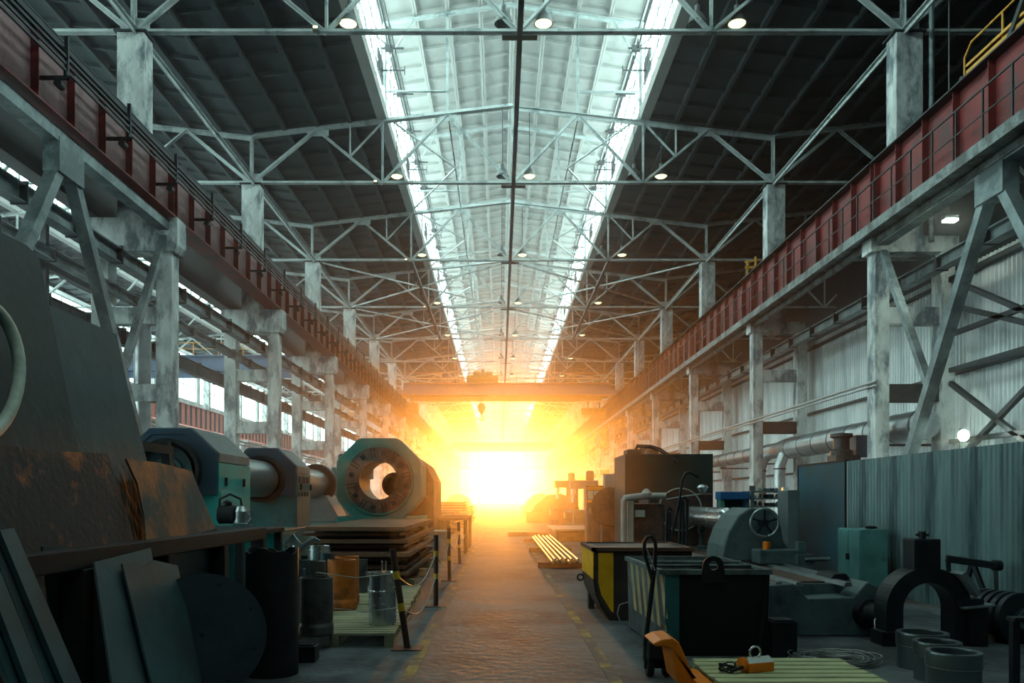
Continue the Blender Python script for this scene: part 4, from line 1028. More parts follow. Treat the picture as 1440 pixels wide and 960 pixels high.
for k, (a_, b_) in enumerate(((.01, .42), (.44, .85))):
    d_ = wobj('door', MB().box(cbx - .005, cbx + .015, cby + a_, cby + b_, .12, 1.10), 'cabinet_green', cb_, .004)
    sub('handle', MB().box(cbx - .025, cbx - .005, cby + .38 + .07 * k, cby + .41 + .07 * k, .6, .7), 'black_steel', d_)
tag(obj('shop_rag', MB().lathe([(.0, .05), (.06, .05), (.1, .03), (.09, .01), (.02, 0)], 12, (0, 0, 0)), 'black_steel', loc=(cbx + .3, cby + .25, 1.12)), 'dark rag lying on the pale green cabinet', 'rag')

# ------------------------------------------------------------------ lathe with tailstock
LXC = 3.82
lt = thing('lathe', 'large grey-green lathe with a long bed and arched tailstock', 'lathe', (LXC, 9.5, 0))
LZ = .62
wobj('bed', MB().prism([(-.60, 0), (.60, 0), (.60, LZ - .12), (.52, LZ - .04), (-.52, LZ - .04), (-.60, LZ - .12)], (LXC, 9.9, 0), (0, 8.8, 0), (1, 0, 0), (0, 0, 1)), 'lathe_grey', lt, .01)
wobj('bed_end', MB().prism([(-.64, 0), (.66, 0), (.66, LZ - .05), (.5, LZ + .02), (.34, LZ - .16), (-.2, LZ - .18), (-.36, LZ), (-.64, LZ - .02)], (LXC, 9.5, 0), (0, .42, 0), (1, 0, 0), (0, 0, 1)), 'lathe_grey', lt, .015)
for x in (-.52, -.28, .30, .52):
    wobj('slideway', MB().prism([(-.05, 0), (.05, 0), (.03, .05), (-.03, .05)], (LXC + x, 9.55, LZ - .04), (0, 9.1, 0), (1, 0, 0), (0, 0, 1)), 'turned_steel', lt)
wobj('chip_tray', MB().box(LXC - .16, LXC + .18, 9.95, 17.2, LZ - .04, LZ - .02), 'machine_brown', lt)
wobj('lead_screw', MB().cyl((LXC - .66, 9.6, .36), (LXC - .66, 18, .36), .035, n=10), 'turned_steel', lt)
wobj('hand_crank', MB().cyl((LXC + .66, 9.46, .5), (LXC + .78, 9.4, .5), .012, n=8).cyl((LXC + .78, 9.4, .48), (LXC + .78, 9.4, .54), .018, n=8), 'shiny_steel', lt)
wobj('motor', MB().lathe([(0, -.1), (.10, -.1), (.13, -.05), (.13, .1), (.17, .12), (.17, .25), (0, .25)], 22, (LXC + .55, 9.35, .27), (-.3, .9, 0)), 'black_steel', lt)
wobj('cable', MB().tube([(LXC + .55, 9.2, .36), (LXC + .40, 9.1, .25), (LXC + .38, 9.05, .1), (LXC + .42, 9.0, .0)], .01, 6), 'wire_steel', lt)
wobj('bed_cover', MB().prism([(-.12, 0), (.12, 0), (.06, .06), (-.08, .05)], (LXC + .40, 10.0, LZ + .01), (0, .5, 0), (1, 0, 0), (0, 0, 1)), 'black_steel', lt)
TX, TY0, TY1 = 4.05, 12.7, 13.7
arc = [(-.56, LZ), (.5, LZ), (.52, LZ + .18), (.42, LZ + .3), (.34, LZ + .7), (.2, LZ + .82), (-.12, LZ + .84), (-.30, LZ + .72), (-.44, LZ + .5), (-.53, LZ + .25)]
tl = wobj('tailstock', MB().prism([(u, v + .02) for u, v in arc], (TX, TY0, 0), (0, TY1 - TY0, 0), (1, 0, 0), (0, 0, 1)), 'lathe_grey', lt, .03)
QZ = 1.27
sub('quill', MB().cyl((TX - .05, TY1 - .1, QZ), (TX - .05, TY1 + .35, QZ), .11, n=20), 'shiny_steel', tl)
hw_c = Vector((TX + .05, TY0 - .18, QZ - .02))
hw_ = wobj('handwheel', MB().lathe([(.215 + .02 * math.cos(t_), .02 * math.sin(t_)) for t_ in [2 * math.pi * i / 10 for i in range(10)]], 36, hw_c, (0, 1, 0), closed=True), 'turned_steel', lt)
for k in range(5):
    a = 2 * math.pi * k / 5 + .3
    sub('spoke', MB().beam(hw_c + Vector((math.cos(a) * .05, 0, math.sin(a) * .05)), hw_c + Vector((math.cos(a) * .21, 0, math.sin(a) * .21)), .03, .025, (0, 1, 0)), 'black_steel', hw_)
sub('hub', MB().cyl(hw_c + Vector((0, -.05, 0)), hw_c + Vector((0, .2, 0)), .055, n=16), 'black_steel', hw_)
sub('grip', MB().cyl(hw_c + Vector((.03, -.08, -.21)), hw_c + Vector((.03, .0, -.21)), .02, n=10), 'shiny_steel', hw_)
wobj('oil_can', MB().lathe([(0, 0), (.055, 0), (.06, .05), (.06, .10), (.05, .12), (.0, .12)], 18, (TX + .09, TY0 - .15, LZ + .22)), 'truck_orange', lt)
wobj('saddle', MB().box(TX - .1, TX + .55, TY0 - .4, TY0, LZ, LZ + .22), 'lathe_grey', lt, .02)
wobj('tool_post', MB().box(TX + .45, TX + .7, 12.2, 12.6, LZ + .0, LZ + .16).box(TX + .5, TX + .62, 12.3, 12.45, LZ + .16, LZ + .34).cyl((TX + .56, 12.2, LZ + .08), (TX + .9, 12.1, LZ + .1), .03, n=8), 'lathe_grey', lt)
tag(obj('steel_shaft', MB().lathe([(0, 0), (.12, 0), (.195, .1), (.20, .12), (.20, 2.9), (.15, 2.92), (.15, 3.2), (0, 3.2)], 32, (0, 0, 0), (0, 1, 0)), 'shiny_steel', loc=(TX - .05, 14.02, QZ)), 'polished steel shaft held between the tailstock and the far end of the lathe', 'shaft')
sr = thing('shaft_stand', 'small screw stand under the polished steel shaft', 'stand', (TX - .05, 16, LZ))
wobj('column', MB().lathe([(.1, 0), (.1, .06), (.05, .08), (.05, .3), (.08, .32), (.08, .45)], 16, (TX - .05, 16, LZ + .01)), 'lathe_grey', sr)
wobj('headstock', MB().box(LXC - .6, LXC + .8, 17.5, 18.75, LZ, 1.75), 'machine_brown', lt, .04)
fd_ = wobj('face_disc', MB().lathe([(0, 0), (.44, 0), (.45, .03), (.45, .2), (0, .2)], 40, (3.86, 17.28, 1.40), (0, 1, 0)), 'machine_brown', lt)
sub('disc_rim', MB().lathe([(.45 + .016 * math.cos(t_), .016 * math.sin(t_)) for t_ in [2 * math.pi * i / 8 for i in range(8)]], 48, (3.86, 17.27, 1.40), (0, 1, 0), closed=True), 'pipe_pale', fd_)

# ------------------------------------------------------------------ press with pale pipe frame, tank, wheel hoop
pf = thing('pipe_frame', 'pale painted pipe portal before the olive tank', 'frame', (2.9, 15.0, 0))
fy = 15.0
q = lambda x, y: P(x, y, fy)
wobj('post', MB().cyl(Vector((q(877, 0).x, fy, 0)), q(877, 702), .055, n=14), 'pipe_pale', pf)
wobj('post', MB().box(q(883, 0).x, q(888, 0).x + .04, fy, fy + .1, 0, q(0, 704).z), 'pipe_pale', pf)
wobj('top_pipe', MB().tube([q(877, 706), q(879, 700), q(895, 698), q(910, 697), q(936, 697)], .06, 12), 'pipe_pale', pf)
wobj('valve', MB().lathe([(.0, 0), (.09, 0), (.1, .05), (.05, .12), (0, .14)], 16, q(909, 697)), 'pipe_pale', pf)
wobj('body', MB().box(q(889, 0).x, q(936, 0).x, fy + .12, fy + 1.2, 0, q(0, 704).z - .05), 'machine_brown', pf, .02)
wobj('gauge', MB().box(q(894, 0).x, q(908, 0).x, fy + .06, fy + .12, q(0, 727).z, q(0, 717).z), 'white_paint', pf, .01)
tk = thing('storage_tank', 'big olive sheet-metal tank with a hatch on top', 'tank', (3.85, 19.2, 0))
ty = 19.2
wobj('body', MB().box(P(879, 0, ty).x, P(1003, 0, ty).x, ty, ty + 1.8, .5, P(0, 638, ty).z), 'tank_olive', tk, .02)
for x in (P(885, 0, ty).x, P(996, 0, ty).x):
    for y in (ty + .1, ty + 1.7): wobj('leg', MB().box(x - .06, x + .06, y - .06, y + .06, 0, .5), 'black_steel', tk)
zt_k = P(0, 638, ty).z
wobj('hatch', MB().box(P(885, 0, ty).x, P(905, 0, ty).x, ty + .3, ty + .9, zt_k, zt_k + .13), 'tank_olive', tk, .01)
wobj('hose', MB().tube([P(894, 634, ty + .6), P(896, 627, ty + .6), P(915, 628, ty + .6), P(928, 632, ty + .5), P(940, 640, ty + .3), P(950, 648, ty - .08)], .05, 10), 'black_steel', tk)
rd = thing('bent_rods', 'bent steel rods leaning upright in front of the hoop wheel', 'rods', (P(950, 0, 12.9).x, 12.9, 0))
for pts in (((938, 800), (937, 745), (938, 716), (941, 713), (945, 718)), ((942, 800), (941, 750), (942, 720)), ((954, 798), (956, 740), (957, 702), (963, 699), (967, 703), (966, 735), (964, 798)), ((945, 752), (952, 720), (956, 700), (959, 676), (964, 665), (970, 664), (983, 671)), ((960, 790), (961, 735), (960, 704))):
    wobj('rod', MB().tube([P(x, y, 12.9) for x, y in pts], .022, 8), 'black_steel', rd)
wobj('socket', MB().box(rd.location.x - .15, rd.location.x + .25, 12.8, 13.0, 0, P(0, 795, 12.9).z), 'black_steel', rd)
wobj('tie_rod', MB().tube([P(937, 702, 12.9), P(960, 698, 12.9), P(990, 694, 12.9)], .012, 6), 'wire_steel', rd)
wobj('lamp_head', MB().lathe([(0, 0), (.05, .0), (.09, .08), (.05, .12), (0, .12)], 14, P(988, 692, 12.9)), 'shiny_steel', rd)

# ------------------------------------------------------------------ tool shelf, blue press beam, duct
sy = 17.0
sh_ = thing('tool_shelf', 'dark open shelf unit crowded with small parts beside the blue-green panel', 'shelf', (P(1095, 0, sy).x, sy, 0))
sx0, sx1 = P(1058, 0, sy).x, P(1122, 0, sy).x
for x in (sx0, sx1):
    for y in (sy, sy + .6): wobj('upright', MB().box(x - .03, x + .03, y - .03, y + .03, 0, P(0, 690, sy).z), 'slate_paint', sh_)
for py in (690, 700, 711, 730, 748):
    z_ = P(0, py, sy).z
    wobj('shelf_board', MB().box(sx0, sx1, sy, sy + .6, z_ - .03, z_), 'slate_paint', sh_)
    for k in range(5):
        xx = sx0 + .07 + .17 * k + rnd.uniform(-.02, .02); hh = rnd.uniform(.05, .12)
        tag(obj('spare_part', MB().lathe([(0, 0), (.05, 0), (.05, hh * .6), (.03, hh * .7), (.03, hh), (0, hh)], 10) if k % 2 else MB().obox((0, 0, hh / 2), (.12, .2, hh), (0, 0, rnd.uniform(-.4, .4))), ('turned_steel', 'white_paint', 'lathe_grey')[k % 3], loc=(xx, sy + .2, z_)), ('small round' if k % 2 else 'small boxy') + ' metal part lying on the crowded shelf unit', 'part', 'parts on the tool shelf')
sb_ = thing('storage_locker', 'narrow grey-blue locker between the shelf and the blue-green panel', 'locker', (P(1118, 0, 15.6).x, 15.6, 0))
wobj('body', MB().box(P(1108, 0, 16.1).x, P(1123, 0, 16.1).x, 16.1, 16.7, 0, P(0, 689, 16.1).z), 'slate_paint', sb_, .01)
bl = thing('press_frame', 'small press with a bright blue cross beam over the tailstock', 'press', (P(1035, 0, 18.6).x, 18.6, 0))
by = 16.9
wobj('cross_beam', MB().box(P(1013, 0, by).x, P(1055, 0, by).x, by, by + .4, P(0, 702, by).z, P(0, 691, by).z), 'blue_paint', bl, .01)
wobj('upright', MB().box(P(1049, 0, by).x, P(1055, 0, by).x, by + .05, by + .35, 0, P(0, 702, by).z), 'navy_paint', bl)
wobj('upright', MB().box(P(1014, 0, by).x, P(1020, 0, by).x, by + .05, by + .35, 0, P(0, 702, by).z), 'green_paint', bl)
wobj('back_panel', MB().box(P(1014, 0, by).x, P(1051, 0, by).x, by + .3, by + .34, .5, P(0, 702, by).z), 'dull_teal', bl)
dz = 3.9; DX = 12.85
du = thing('air_duct', 'thick banded zinc air duct running along the corrugated wall', 'duct', (DX, 24, dz))
wobj('pipe', MB().cyl((DX, 24.4, dz), (DX, 36.0, dz), .46, n=28), 'duct_zinc', du)
wobj('pipe', MB().cyl((DX, 36.0, dz), (DX, 37.2, dz), .46, .36, n=28).cyl((DX, 37.2, dz), (DX, 62, dz), .36, n=24), 'duct_zinc', du)
for k in range(18):
    y = 24.5 + 1.55 * k; r = .47 if y < 36.1 else .372
    wobj('band', MB().cyl((DX, y, dz), (DX, y + .05, dz), r, n=28), 'dark_steel', du)
for y in (35.8, 38.4):
    wobj('elbow', MB().tube([(DX, y, dz - .1), (DX - .3, y, dz - .35), (DX - .45, y, dz - .8), (DX - .45, y, .0)], .24, 18), 'duct_zinc', du)
    wobj('joint_ring', MB().cyl((DX - .45, y, dz - .95), (DX - .45, y, dz - .88), .26, n=20).cyl((DX - .45, y, 1.9), (DX - .45, y, 1.97), .26, n=20), 'dark_steel', du)
for y in (27, 31, 41, 47, 53, 59): wobj('hanger', MB().box(DX + .3, 14.45, y - .04, y + .04, dz - .5, dz - .42).box(DX - .03, DX + .3, y - .04, y + .04, dz - .5, dz - .36), 'dark_steel', du)
fm = thing('fan_motor', 'dark extractor motor perched on the duct end above the partition', 'motor', (11.0, 26.2, 0))
fq = P(1185, 640, 26.2)
wobj('stand', MB().box(fq.x - .3, fq.x + .5, 26.0, 26.7, 0, fq.z), 'dark_steel', fm)
wobj('motor', MB().lathe([(.35, 0), (.35, .15), (.25, .2), (.25, .55), (.35, .6), (.35, .7), (0, .75)], 20, (fq.x, 26.3, fq.z)), 'dark_steel', fm)
wobj('switch_box', MB().box(fq.x + .4, fq.x + 1.2, 26.1, 26.6, fq.z - .05, fq.z + .65), 'navy_paint', fm)

# ------------------------------------------------------------------ bars on the floor
for k in range(11):
    near = Vector((1.22 + .065 * k, 18.6 + .12 * (k % 3), .17 + .05 * (k % 2))); far = Vector((1.28 + .075 * k, 31.5 - .2 * (k % 3), .17 + .05 * (k % 2)))
    tag(obj('steel_rod', MB().cyl(Vector(), far - near, .035, n=10), 'turned_steel', loc=near), 'long round steel rod in the bundle lying on timber bearers', 'rod', 'rods lying on the bearers')
for y, lab in ((19.2, 'timber bearer under the near ends of the steel rods'), (25.0, 'timber bearer under the middle of the steel rods'), (30.8, 'timber bearer under the far ends of the steel rods')):
    tag(obj('timber_bearer', MB().box(-.75, .55, -.12, .12, 0, .135), 'machine_brown', None, .01, loc=(1.65, y, 0)), lab, 'timber')
tag(obj('timber_bearer', MB().box(-.9, .9, -.2, .2, 0, .18), 'machine_brown', None, .01, loc=(1.25, 36.0, 0)), 'loose timber baulk lying across the aisle edge', 'timber')
tag(obj('steel_plate', MB().box(-1.2, 1.2, -2.5, 2.5, 0, .06), 'turned_steel', loc=(3.3, 33.6, .42)), 'pale steel plate lying on a low brown box past the rods', 'plate')
tag(obj('low_box', MB().box(-1.1, 1.1, -2.3, 2.3, 0, .42).box(-1.0, 1.0, -2.34, -2.3, .05, .36), 'machine_brown', None, .02, loc=(3.3, 33.6, 0)), 'low brown box under the pale steel plate', 'box')
# ------------------------------------------------------------------ high bay lamps
def lamp(x, y, z, lit, label, ztop, r=.3):
    t = thing('high_bay_lamp', label, 'lamp', (x, y, z), group='lit high bay lamps' if lit else 'unlit high bay lamps')
    obj('shade', MB().lathe([(r, 0), (r * .96, .05), (r * .8, .2), (r * .45, .34), (r * .3, .4), (r * .3, .58), (0, .6)], 20), 'lamp_shade', t)
    if lit: obj('bulb', MB().lathe([(r * .9, .015), (r * .6, -.05), (0, -.07)], 16), 'lamp_glow', t)
    obj('rod', MB().cyl((0, 0, .58), (0, 0, ztop - z), .02, n=6), 'dark_steel', t)
for n in range(0, 9):
    y = YN(n) + .25
    for x, lit in ((-5.4, 1), (.75, 1), (6.85, 1), (-.5, 0), (5.6, 0)):
        lamp(XC + x, y, ZB + .42, lit, 'lit bell-shaped lamp hanging above the truss ties' if lit else 'unlit bell-shaped lamp hanging above the truss ties', zt(x) + .05)
for n in range(0, 5):
    x, y = XC - 6.3, YN(n) - .25
    t = thing('flood_light', 'small flood light clamped under the truss tie', 'lamp', (x, y, ZB - .05), group='flood lights on the ties')
    obj('housing', MB().box(-.1, .1, -.1, .1, -.05, .10), 'lamp_shade', t, .01)
    obj('lens', MB().box(-.07, .07, -.11, -.1, .0, .07), 'lamp_glow', t)
    obj('clamp', MB().box(-.03, .03, .08, .3, .02, .1), 'lamp_shade', t)
# work lamp behind the partition top and two small wall lamps
wp = P(1355, 612, 22.6)
wlp = thing('work_lamp', 'dazzling round work lamp on a pole above the green partition', 'lamp', (wp.x, wp.y, 0))
wobj('pole', MB().cyl((wp.x, wp.y + .15, 0), (wp.x, wp.y + .15, wp.z + .2), .04, n=8), 'dark_steel', wlp)
wobj('reflector', MB().lathe([(.05, .12), (.13, .08), (.17, 0)], 20, wp, (0, 1, 0)), 'lamp_shade', wlp)
wobj('lens', MB().lathe([(0, -.02), (.15, .0), (.15, .02), (0, .02)], 20, wp, (0, 1, 0)), 'flood_glow', wlp)
ld = bpy.data.lights.new('work_lamp_light', 'SPOT'); ld.energy = 150; ld.color = (.8, 1, .85); ld.spot_size = 2.6; ld.shadow_soft_size = .2
lo_ = link('work_lamp_light', ld, wlp, Vector((0, -.12, wp.z)), (math.radians(80), 0, math.radians(20)))
wp2 = P(1336, 310, 23.0)
sl = thing('wall_lamp', 'small white lamp glowing under the dark roof behind the red girder', 'lamp', wp2)
obj('housing', MB().box(-.2, .2, -.1, .12, .02, .12).cyl((0, .05, .1), (0, .05, 19.0 - wp2.z), .02, n=6), 'lamp_shade', sl)
obj('lens', MB().box(-.17, .17, -.12, .1, -.03, .02), 'flood_glow', sl)

# ------------------------------------------------------------------ bridge cranes
def crane(label, Y, x0, x1, m1, m2, ztop=12.22, trolley=True, k=1.0):
    t = thing('bridge_crane', label, 'crane', ((x0 + x1) / 2, Y, ztop))
    wobj('bridge_beam', MB().box(x0 + .3, x1 - .3, Y - .35, Y + .35, ztop + .3, ztop + 1.55), m1, t, .02)
    wobj('bridge_beam', MB().box(x0 + .3, x1 - .3, Y + 2.0, Y + 2.7, ztop + .3, ztop + 1.55), m1, t, .02)
    wobj('lower_flange', MB().box(x0 + .3, x1 - .3, Y - .45, Y + .45, ztop + .2, ztop + .3).box(x0 + 1.2, x1 - 1.2, Y - .2, Y + .2, ztop - .35, ztop + .2), m2, t)
    for x in (x0, x1):
        wobj('end_carriage', MB().box(x - .3, x + .3, Y - 1.2, Y + 3.8, ztop + .1, ztop + .7), m1, t, .02)
        for y in (Y - .8, Y + 3.4): wobj('wheel', MB().cyl((x - .1, y, ztop + .25), (x + .1, y, ztop + .25), .25, n=16), 'dark_steel', t)
    wobj('railing', MB().beam((x0 + .5, Y - .6, ztop + 2.5), (x1 - .5, Y - .6, ztop + 2.5), .05, .05).beam((x0 + .5, Y - .6, ztop + 2.0), (x1 - .5, Y - .6, ztop + 2.0), .04, .04), 'rail_yellow', t)
    nb = int((x1 - x0) / 2)
    for i in range(nb + 1):
        x = x0 + .5 + (x1 - x0 - 1) * i / nb
        wobj('railing_post', MB().beam((x, Y - .6, ztop + 1.4), (x, Y - .6, ztop + 2.5), .05, .05), 'rail_yellow', t)
    wobj('walkway', MB().box(x0 + .4, x1 - .4, Y - .8, Y - .35, ztop + 1.38, ztop + 1.43), m2, t)
    return t
YC = 84.0; rx0, rx1 = -10.3, 11.8
cr = crane('violet bridge crane spanning the main hall with hook and yellow crab', YC, rx0, rx1, 'crane_violet', 'crane_orange')
tx = P(679, 0, YC).x
wobj('crab', MB().box(tx - 1.7, tx + 1.6, YC - .3, YC + 2.6, 13.8, 14.55).box(tx - 1.5, tx + 1.5, YC - .4, YC - .3, 14.0, 14.4), 'rail_yellow', cr, .05)
wobj('winch', MB().cyl((tx - 1.0, YC + .4, 14.8), (tx - .2, YC + .4, 14.8), .3, n=16).cyl((tx + .2, YC + .6, 14.8), (tx + 1.0, YC + .6, 14.8), .25, n=16).box(tx - .15, tx + .15, YC, YC + .5, 14.5, 15.2), 'crane_orange', cr)
hx = P(677, 0, YC).x; hz = P(0, 575, YC).z
wobj('hoist_rope', MB().cyl((hx - .15, YC + 1.2, hz + .3), (hx - .15, YC + 1.2, 14), .04, n=6).cyl((hx + .15, YC + 1.2, hz + .3), (hx + .15, YC + 1.2, 14), .04, n=6), 'dark_steel', cr)
hk = wobj('hook_block', MB().prism([(-.45, .4), (-.2, .75), (.2, .75), (.45, .4), (.35, 0), (.12, -.4), (-.12, -.4), (-.35, 0)], (hx, YC + 1.0, hz), (0, .4, 0), (1, 0, 0), (0, 0, 1)), 'dark_steel', cr, .03)
sub('hook', MB().tube([(hx, YC + 1.2, hz - .35), (hx + .02, YC + 1.2, hz - .6), (hx + .22, YC + 1.2, hz - .8), (hx + .1, YC + 1.2, hz - 1.05), (hx - .12, YC + 1.2, hz - 1.05), (hx - .25, YC + 1.2, hz - .85)], .09, 10), 'dark_steel', hk)
ca_ = P(581, 574, YC)
cbn = wobj('operator_cab', MB().box(ca_.x - .7, ca_.x + .6, YC - 1.0, YC + .4, ca_.z - .5, ca_.z + .5).box(ca_.x - .1, ca_.x + .1, YC - .4, YC - .2, ca_.z + .5, 12.6), 'crane_orange', cr, .03)
mq = P(835, 581, YC)
lb = thing('lifting_beam', 'yellow comb-shaped lifting beam hanging from the bridge crane', 'lifting beam', (mq.x, YC + .1, mq.z))
wobj('beam', MB().box(mq.x - 1.3, mq.x + 1.25, YC - .1, YC + .3, mq.z - .15, mq.z + .55), 'rail_yellow', lb, .02)
for k in range(14): wobj('tooth', MB().box(mq.x - 1.25 + .18 * k, mq.x - 1.17 + .18 * k, YC - .05, YC + .25, mq.z - .5, mq.z - .15), 'rail_yellow', lb)
for x in (-.6, .6): wobj('rope', MB().cyl((mq.x + x, YC + .1, mq.z + .5), (mq.x + x, YC + .1, 12.45), .04, n=6), 'dark_steel', lb)
crane('distant bridge crane silhouetted near the open gate', 170.0, rx0, rx1, 'crane_orange', 'crane_orange')
crane('blue bridge crane with railing crossing the windowed side hall', 68.0, -34.4, -12.6, 'crane_blue', 'crane_blue')
# side-hall inner rail for the blue crane
ig = thing('crane_girder', 'dark inner crane girder of the side hall behind the twin-legged columns', 'girder', (-12.6, 0, 0), kind='structure')
obj('beam_length', MB().box(-.25, .25, YN(NS), Y_END, 12.0, 12.2).box(-.03, .03, YN(NS), Y_END, 10.4, 12.0).box(-.25, .25, YN(NS), Y_END, 10.3, 10.4), 'black_steel', ig)
# end carriage with yellow railing above the red girder
ec = thing('crane_carriage', 'crane end carriage with orange handrail riding the red girder', 'crane', (12.0, 18, 12.1))
wobj('carriage', MB().box(12.15, 12.6, 12, 21.2, 12.25, 12.55), 'dark_steel', ec)
wobj('stringer', MB().box(12.12, 12.2, 12, 21.0, 12.62, 12.75).box(12.12, 12.16, 12, 21.0, 12.85, 12.92), 'rail_yellow', ec)
wobj('handrail', MB().tube([(12.2, 21.2, 12.3), (12.2, 21.2, 13.2), (12.2, 20.9, 13.45), (12.2, 12, 13.45)], .03, 8).tube([(12.2, 21.2, 12.95), (12.2, 12, 12.95)], .02, 8), 'rail_yellow', ec)
for y in (14.5, 16.3, 18.0, 19.6): wobj('rail_post', MB().cyl((12.2, y, 12.4), (12.2, y, 13.45), .028, n=8), 'rail_yellow', ec)
wobj('wheel', MB().cyl((11.75, 20.6, 12.3), (12.2, 20.6, 12.3), .1, n=12).cyl((11.75, 14, 12.3), (12.2, 14, 12.3), .1, n=12), 'dark_steel', ec)
wobj('arm', MB().beam((12.1, 19.3, 12.4), (12.25, 17.2, 15.2), .12, .12), 'dark_steel', ec)
bs = thing('buffer_stop', 'small orange framed buffer on top of the red girder', 'buffer', (11.9, 38.2, 12.22))
wobj('frame', MB().beam((11.7, 38.2, 12.2), (11.7, 38.2, 12.9), .08, .08).beam((12.1, 38.2, 12.2), (12.1, 38.2, 13.1), .08, .08).beam((11.6, 38.2, 12.6), (12.25, 38.2, 12.6), .08, .1).beam((11.6, 38.2, 12.85), (12.25, 38.2, 12.95), .06, .08), 'rail_yellow', bs)

# ------------------------------------------------------------------ machines further down the hall
def mill(label, loc, rz, m, h=2.2, motor=True):
    t = thing('milling_machine', label, 'machine', loc, rz)
    obj('base', MB().box(-.6, .6, -.9, .9, 0, .35), m, t, .03)
    obj('column', MB().prism([(-.35, .35), (.35, .35), (.28, h), (-.28, h)], (0, .1, 0), (0, .7, 0), (1, 0, 0), (0, 0, 1)), m, t, .03)
    obj('head', MB().box(-.3, .3, -.7, .8, h, h + .45), m, t, .04)
    obj('spindle', MB().lathe([(.05, 0), (.09, .05), (.09, .4), (.14, .5), (.14, .8)], 14, (0, -.5, h - .75)), 'turned_steel', t)
    obj('work_table', MB().box(-.9, .9, -.75, .1, .95, 1.08).box(-.25, .25, -.5, .1, .35, .95), m, t, .01)
    if motor: obj('motor', MB().lathe([(0, 0), (.22, 0), (.22, .45), (.15, .52), (0, .52)], 16, (0, .4, h + .45)), 'black_steel', t)
    hw = obj('hand_wheel', MB().lathe([(.18 + .018 * math.cos(q), .018 * math.sin(q)) for q in [2 * math.pi * i / 8 for i in range(8)]], 20, (0, -.98, .8), (0, 1, 0), closed=True), 'turned_steel', t)
    obj('spoke', MB().beam((-.18, -.98, .8), (.18, -.98, .8), .02, .02).beam((0, -.98, .62), (0, -.98, .98), .02, .02), 'turned_steel', hw)
    return t
mill('brown milling machine with a motor on its head past the olive tank', (4.6, 26.5, 0), -1.4, 'machine_brown', 2.3)
mill('tall brown milling machine by the yellow cabinet', (5.0, 30.0, 0), -1.5, 'machine_brown', 2.6)
mill('grey-green milling machine past the rod bundle', (4.4, 43, 0), -1.5, 'lathe_grey', 2.2)
mill('dark milling machine well past the low brown box', (4.2, 52, 0), -1.5, 'machine_brown', 2.4)
mill('grey-green milling machine behind the octagonal machine', (-5.6, 31, 0), 1.5, 'dull_teal', 2.4)
yc = thing('control_cabinet', 'yellow-banded control cabinet with window panes among the machines', 'cabinet', (3.9, 28.4, 0))
cy = 27.6; cx0, cx1 = P(825, 0, cy).x, P(853, 0, cy).x
wobj('frame', MB().box(cx0, cx1, cy, cy + .6, 0, 2.1), 'machine_brown', yc, .01)
wobj('top_band', MB().box(cx0 + .02, cx1 - .02, cy - .02, cy, P(0, 689, cy).z, P(0, 684, cy).z), 'panel_yellow', yc)
wobj('low_band', MB().box(cx0 + .02, cx1 - .02, cy - .02, cy, P(0, 706, cy).z, P(0, 703, cy).z), 'panel_yellow', yc)
for k in range(3): wobj('pane', MB().box(cx0 + .04 + .21 * k, cx0 + .22 + .21 * k, cy - .015, cy, P(0, 702, cy).z, P(0, 690, cy).z), 'white_paint', yc)
bo = thing('boiler_drum', 'brown upright drum machine with a grey dial plate beside the yellow-banded cabinet', 'machine', (3.35, 23.4, 0))
wobj('drum', MB().lathe([(0, 0), (.55, 0), (.6, .1), (.6, 1.2), (.5, 1.4), (0, 1.45)], 28, (3.1, 23.4, 0)), 'machine_brown', bo)
wobj('disc', MB().lathe([(0, -.05), (.5, -.05), (.52, 0), (.5, .08), (0, .08)], 36, (2.95, 21.6, 1.42), (.3, 1, 0)), 'machine_brown', bo)
wobj('disc_support', MB().box(2.75, 3.15, 21.65, 22.2, 0, 1.2), 'machine_brown', bo)
wobj('dial_plate', MB().box(3.0, 3.4, 23.2, 23.3, 1.7, 2.0).box(3.15, 3.25, 23.25, 23.35, 1.4, 2.3).box(3.0, 3.45, 23.1, 23.5, 2.0, 2.35), 'pipe_pale', bo)
# big covered heap near the gate, crate and sheet packs on the other side
def heap(label, loc, w, L, h, m):
    t = thing('machine_bed', label, 'machine', loc)
    obj('base', MB().box(-w / 2, w / 2, 0, L, 0, h * .35), m, t, .04)
    obj('casting', MB().prism([(-w * .42, h * .35), (w * .45, h * .35), (w * .35, h * .8), (w * .1, h), (-w * .12, h * .95), (-w * .34, h * .6)], (0, L * .1, 0), (0, L * .8, 0), (1, 0, 0), (0, 0, 1)), m, t, .05)
    obj('guard', MB().lathe([(0, 0), (h * .28, 0), (h * .28, .3), (0, .3)], 20, (-w * .1, L * .1 - .3, h * .55), (0, 1, 0)), m, t)
heap('long hump-backed machine beside the aisle in the sun glow', (4.0, 58, 0), 4.2, 8, 2.1, 'machine_brown')
heap('hump-backed machine further into the sun glow', (4.6, 92, 0), 4.0, 9, 2.4, 'lathe_grey')
heap('hump-backed machine beyond the far sheet packs', (-5.5, 100, 0), 4.0, 9, 2.4, 'lathe_grey')
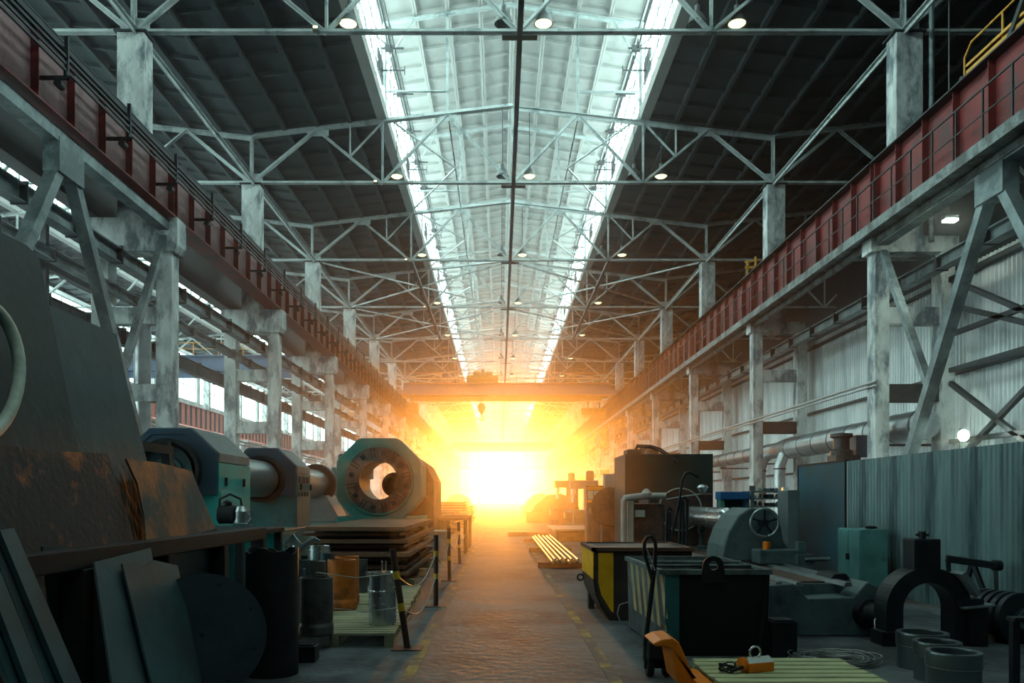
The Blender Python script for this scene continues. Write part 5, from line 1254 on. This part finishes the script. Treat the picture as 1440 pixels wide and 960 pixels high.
for i, (y, w, hh) in enumerate(((30.5, 1.5, .9), (37, 1.8, 1.1), (45, 2.0, 1.5), (55, 2.2, 1.2))):
    for k in range(int(hh / .15)):
        tag(obj('steel_sheet', MB().box(-w / 2, w / 2, 0, 4.5, 0, .09), 'sheet_rust', loc=(-3.0 + .06 * (k % 3), y + .1 * (k % 2), .15 * k + .06)), 'rusty sheet pack in the %s sheet stack beyond the octagonal machine' % ('first', 'second', 'third', 'fourth')[i], 'sheet', ('first', 'second', 'third', 'fourth')[i] + ' sheet stack beyond the octagonal machine')
        for yy in (.5, 3.9): tag(obj('spacer', MB().box(-w / 2 + .1, w / 2 - .1, -.05, .05, 0, .06), 'pallet_wood', loc=(-3.0, y + yy, .15 * k)), 'batten in the far sheet stacks down the aisle', 'batten', 'battens in the far stacks')
ct = thing('crate', 'pale wooden crate between the stack of sheets and the barrier posts', 'crate', (-1.95, 21.6, 0))
for s_ in (-1, 1):
    for k in range(3): obj('side_board', MB().box(-.55, .55, s_ * .435 - .015, s_ * .435 + .015, .05 + .235 * k, .05 + .235 * k + .225), 'pipe_pale', ct)
for s_ in (-1, 1): obj('end_board', MB().box(s_ * .535 - .015, s_ * .535 + .015, -.42, .42, .05, .75), 'pipe_pale', ct)
obj('lid', MB().box(-.58, .58, -.48, .48, .75, .79), 'pipe_pale', ct)
for s_ in (-1, 1): obj('runner', MB().box(s_ * .45 - .05, s_ * .45 + .05, -.45, .45, 0, .05), 'pallet_wood', ct)
for i, y in enumerate((24.5, 28)):
    tt = thing('work_table', 'tall legged steel table ' + ('close to the pale crate' if i == 0 else 'past the pale crate'), 'table', (-1.42, y, 0))
    obj('table_top', MB().box(-.45, .45, -.5, .5, 1.0, 1.08), 'sheet_rust', tt)
    for x in (-.38, .38):
        for yy in (-.42, .42): obj('leg', MB().box(x - .04, x + .04, yy - .04, yy + .04, 0, 1.0), 'post_brown', tt)
# ------------------------------------------------------------------ haze that fills the hall
def haze(ya, yb, HAZE, HAZE_G, lab):
    m = bpy.data.materials.new('haze'); m.use_nodes = True
    n, l = m.node_tree.nodes, m.node_tree.links
    n.remove(n['Principled BSDF'])
    v = n.new('ShaderNodeVolumeScatter'); v.inputs['Color'].default_value = (1, 1, 1, 1); v.inputs['Density'].default_value = HAZE; v.inputs['Anisotropy'].default_value = HAZE_G
    l.new(v.outputs[0], n['Material Output'].inputs['Volume'])
    MAT['haze'] = m
    o = obj('haze', MB().box(-14, 14.3, ya, yb, .001, 25.9), 'haze')
    tag(o, lab, 'haze', kind='stuff')
haze(12.0, 40.0, .0042, .89, 'thin dusty haze over the front bays of the hall')
haze(40.01, Y_END + .2, .0056, .89, 'thicker haze glowing gold towards the open gate')
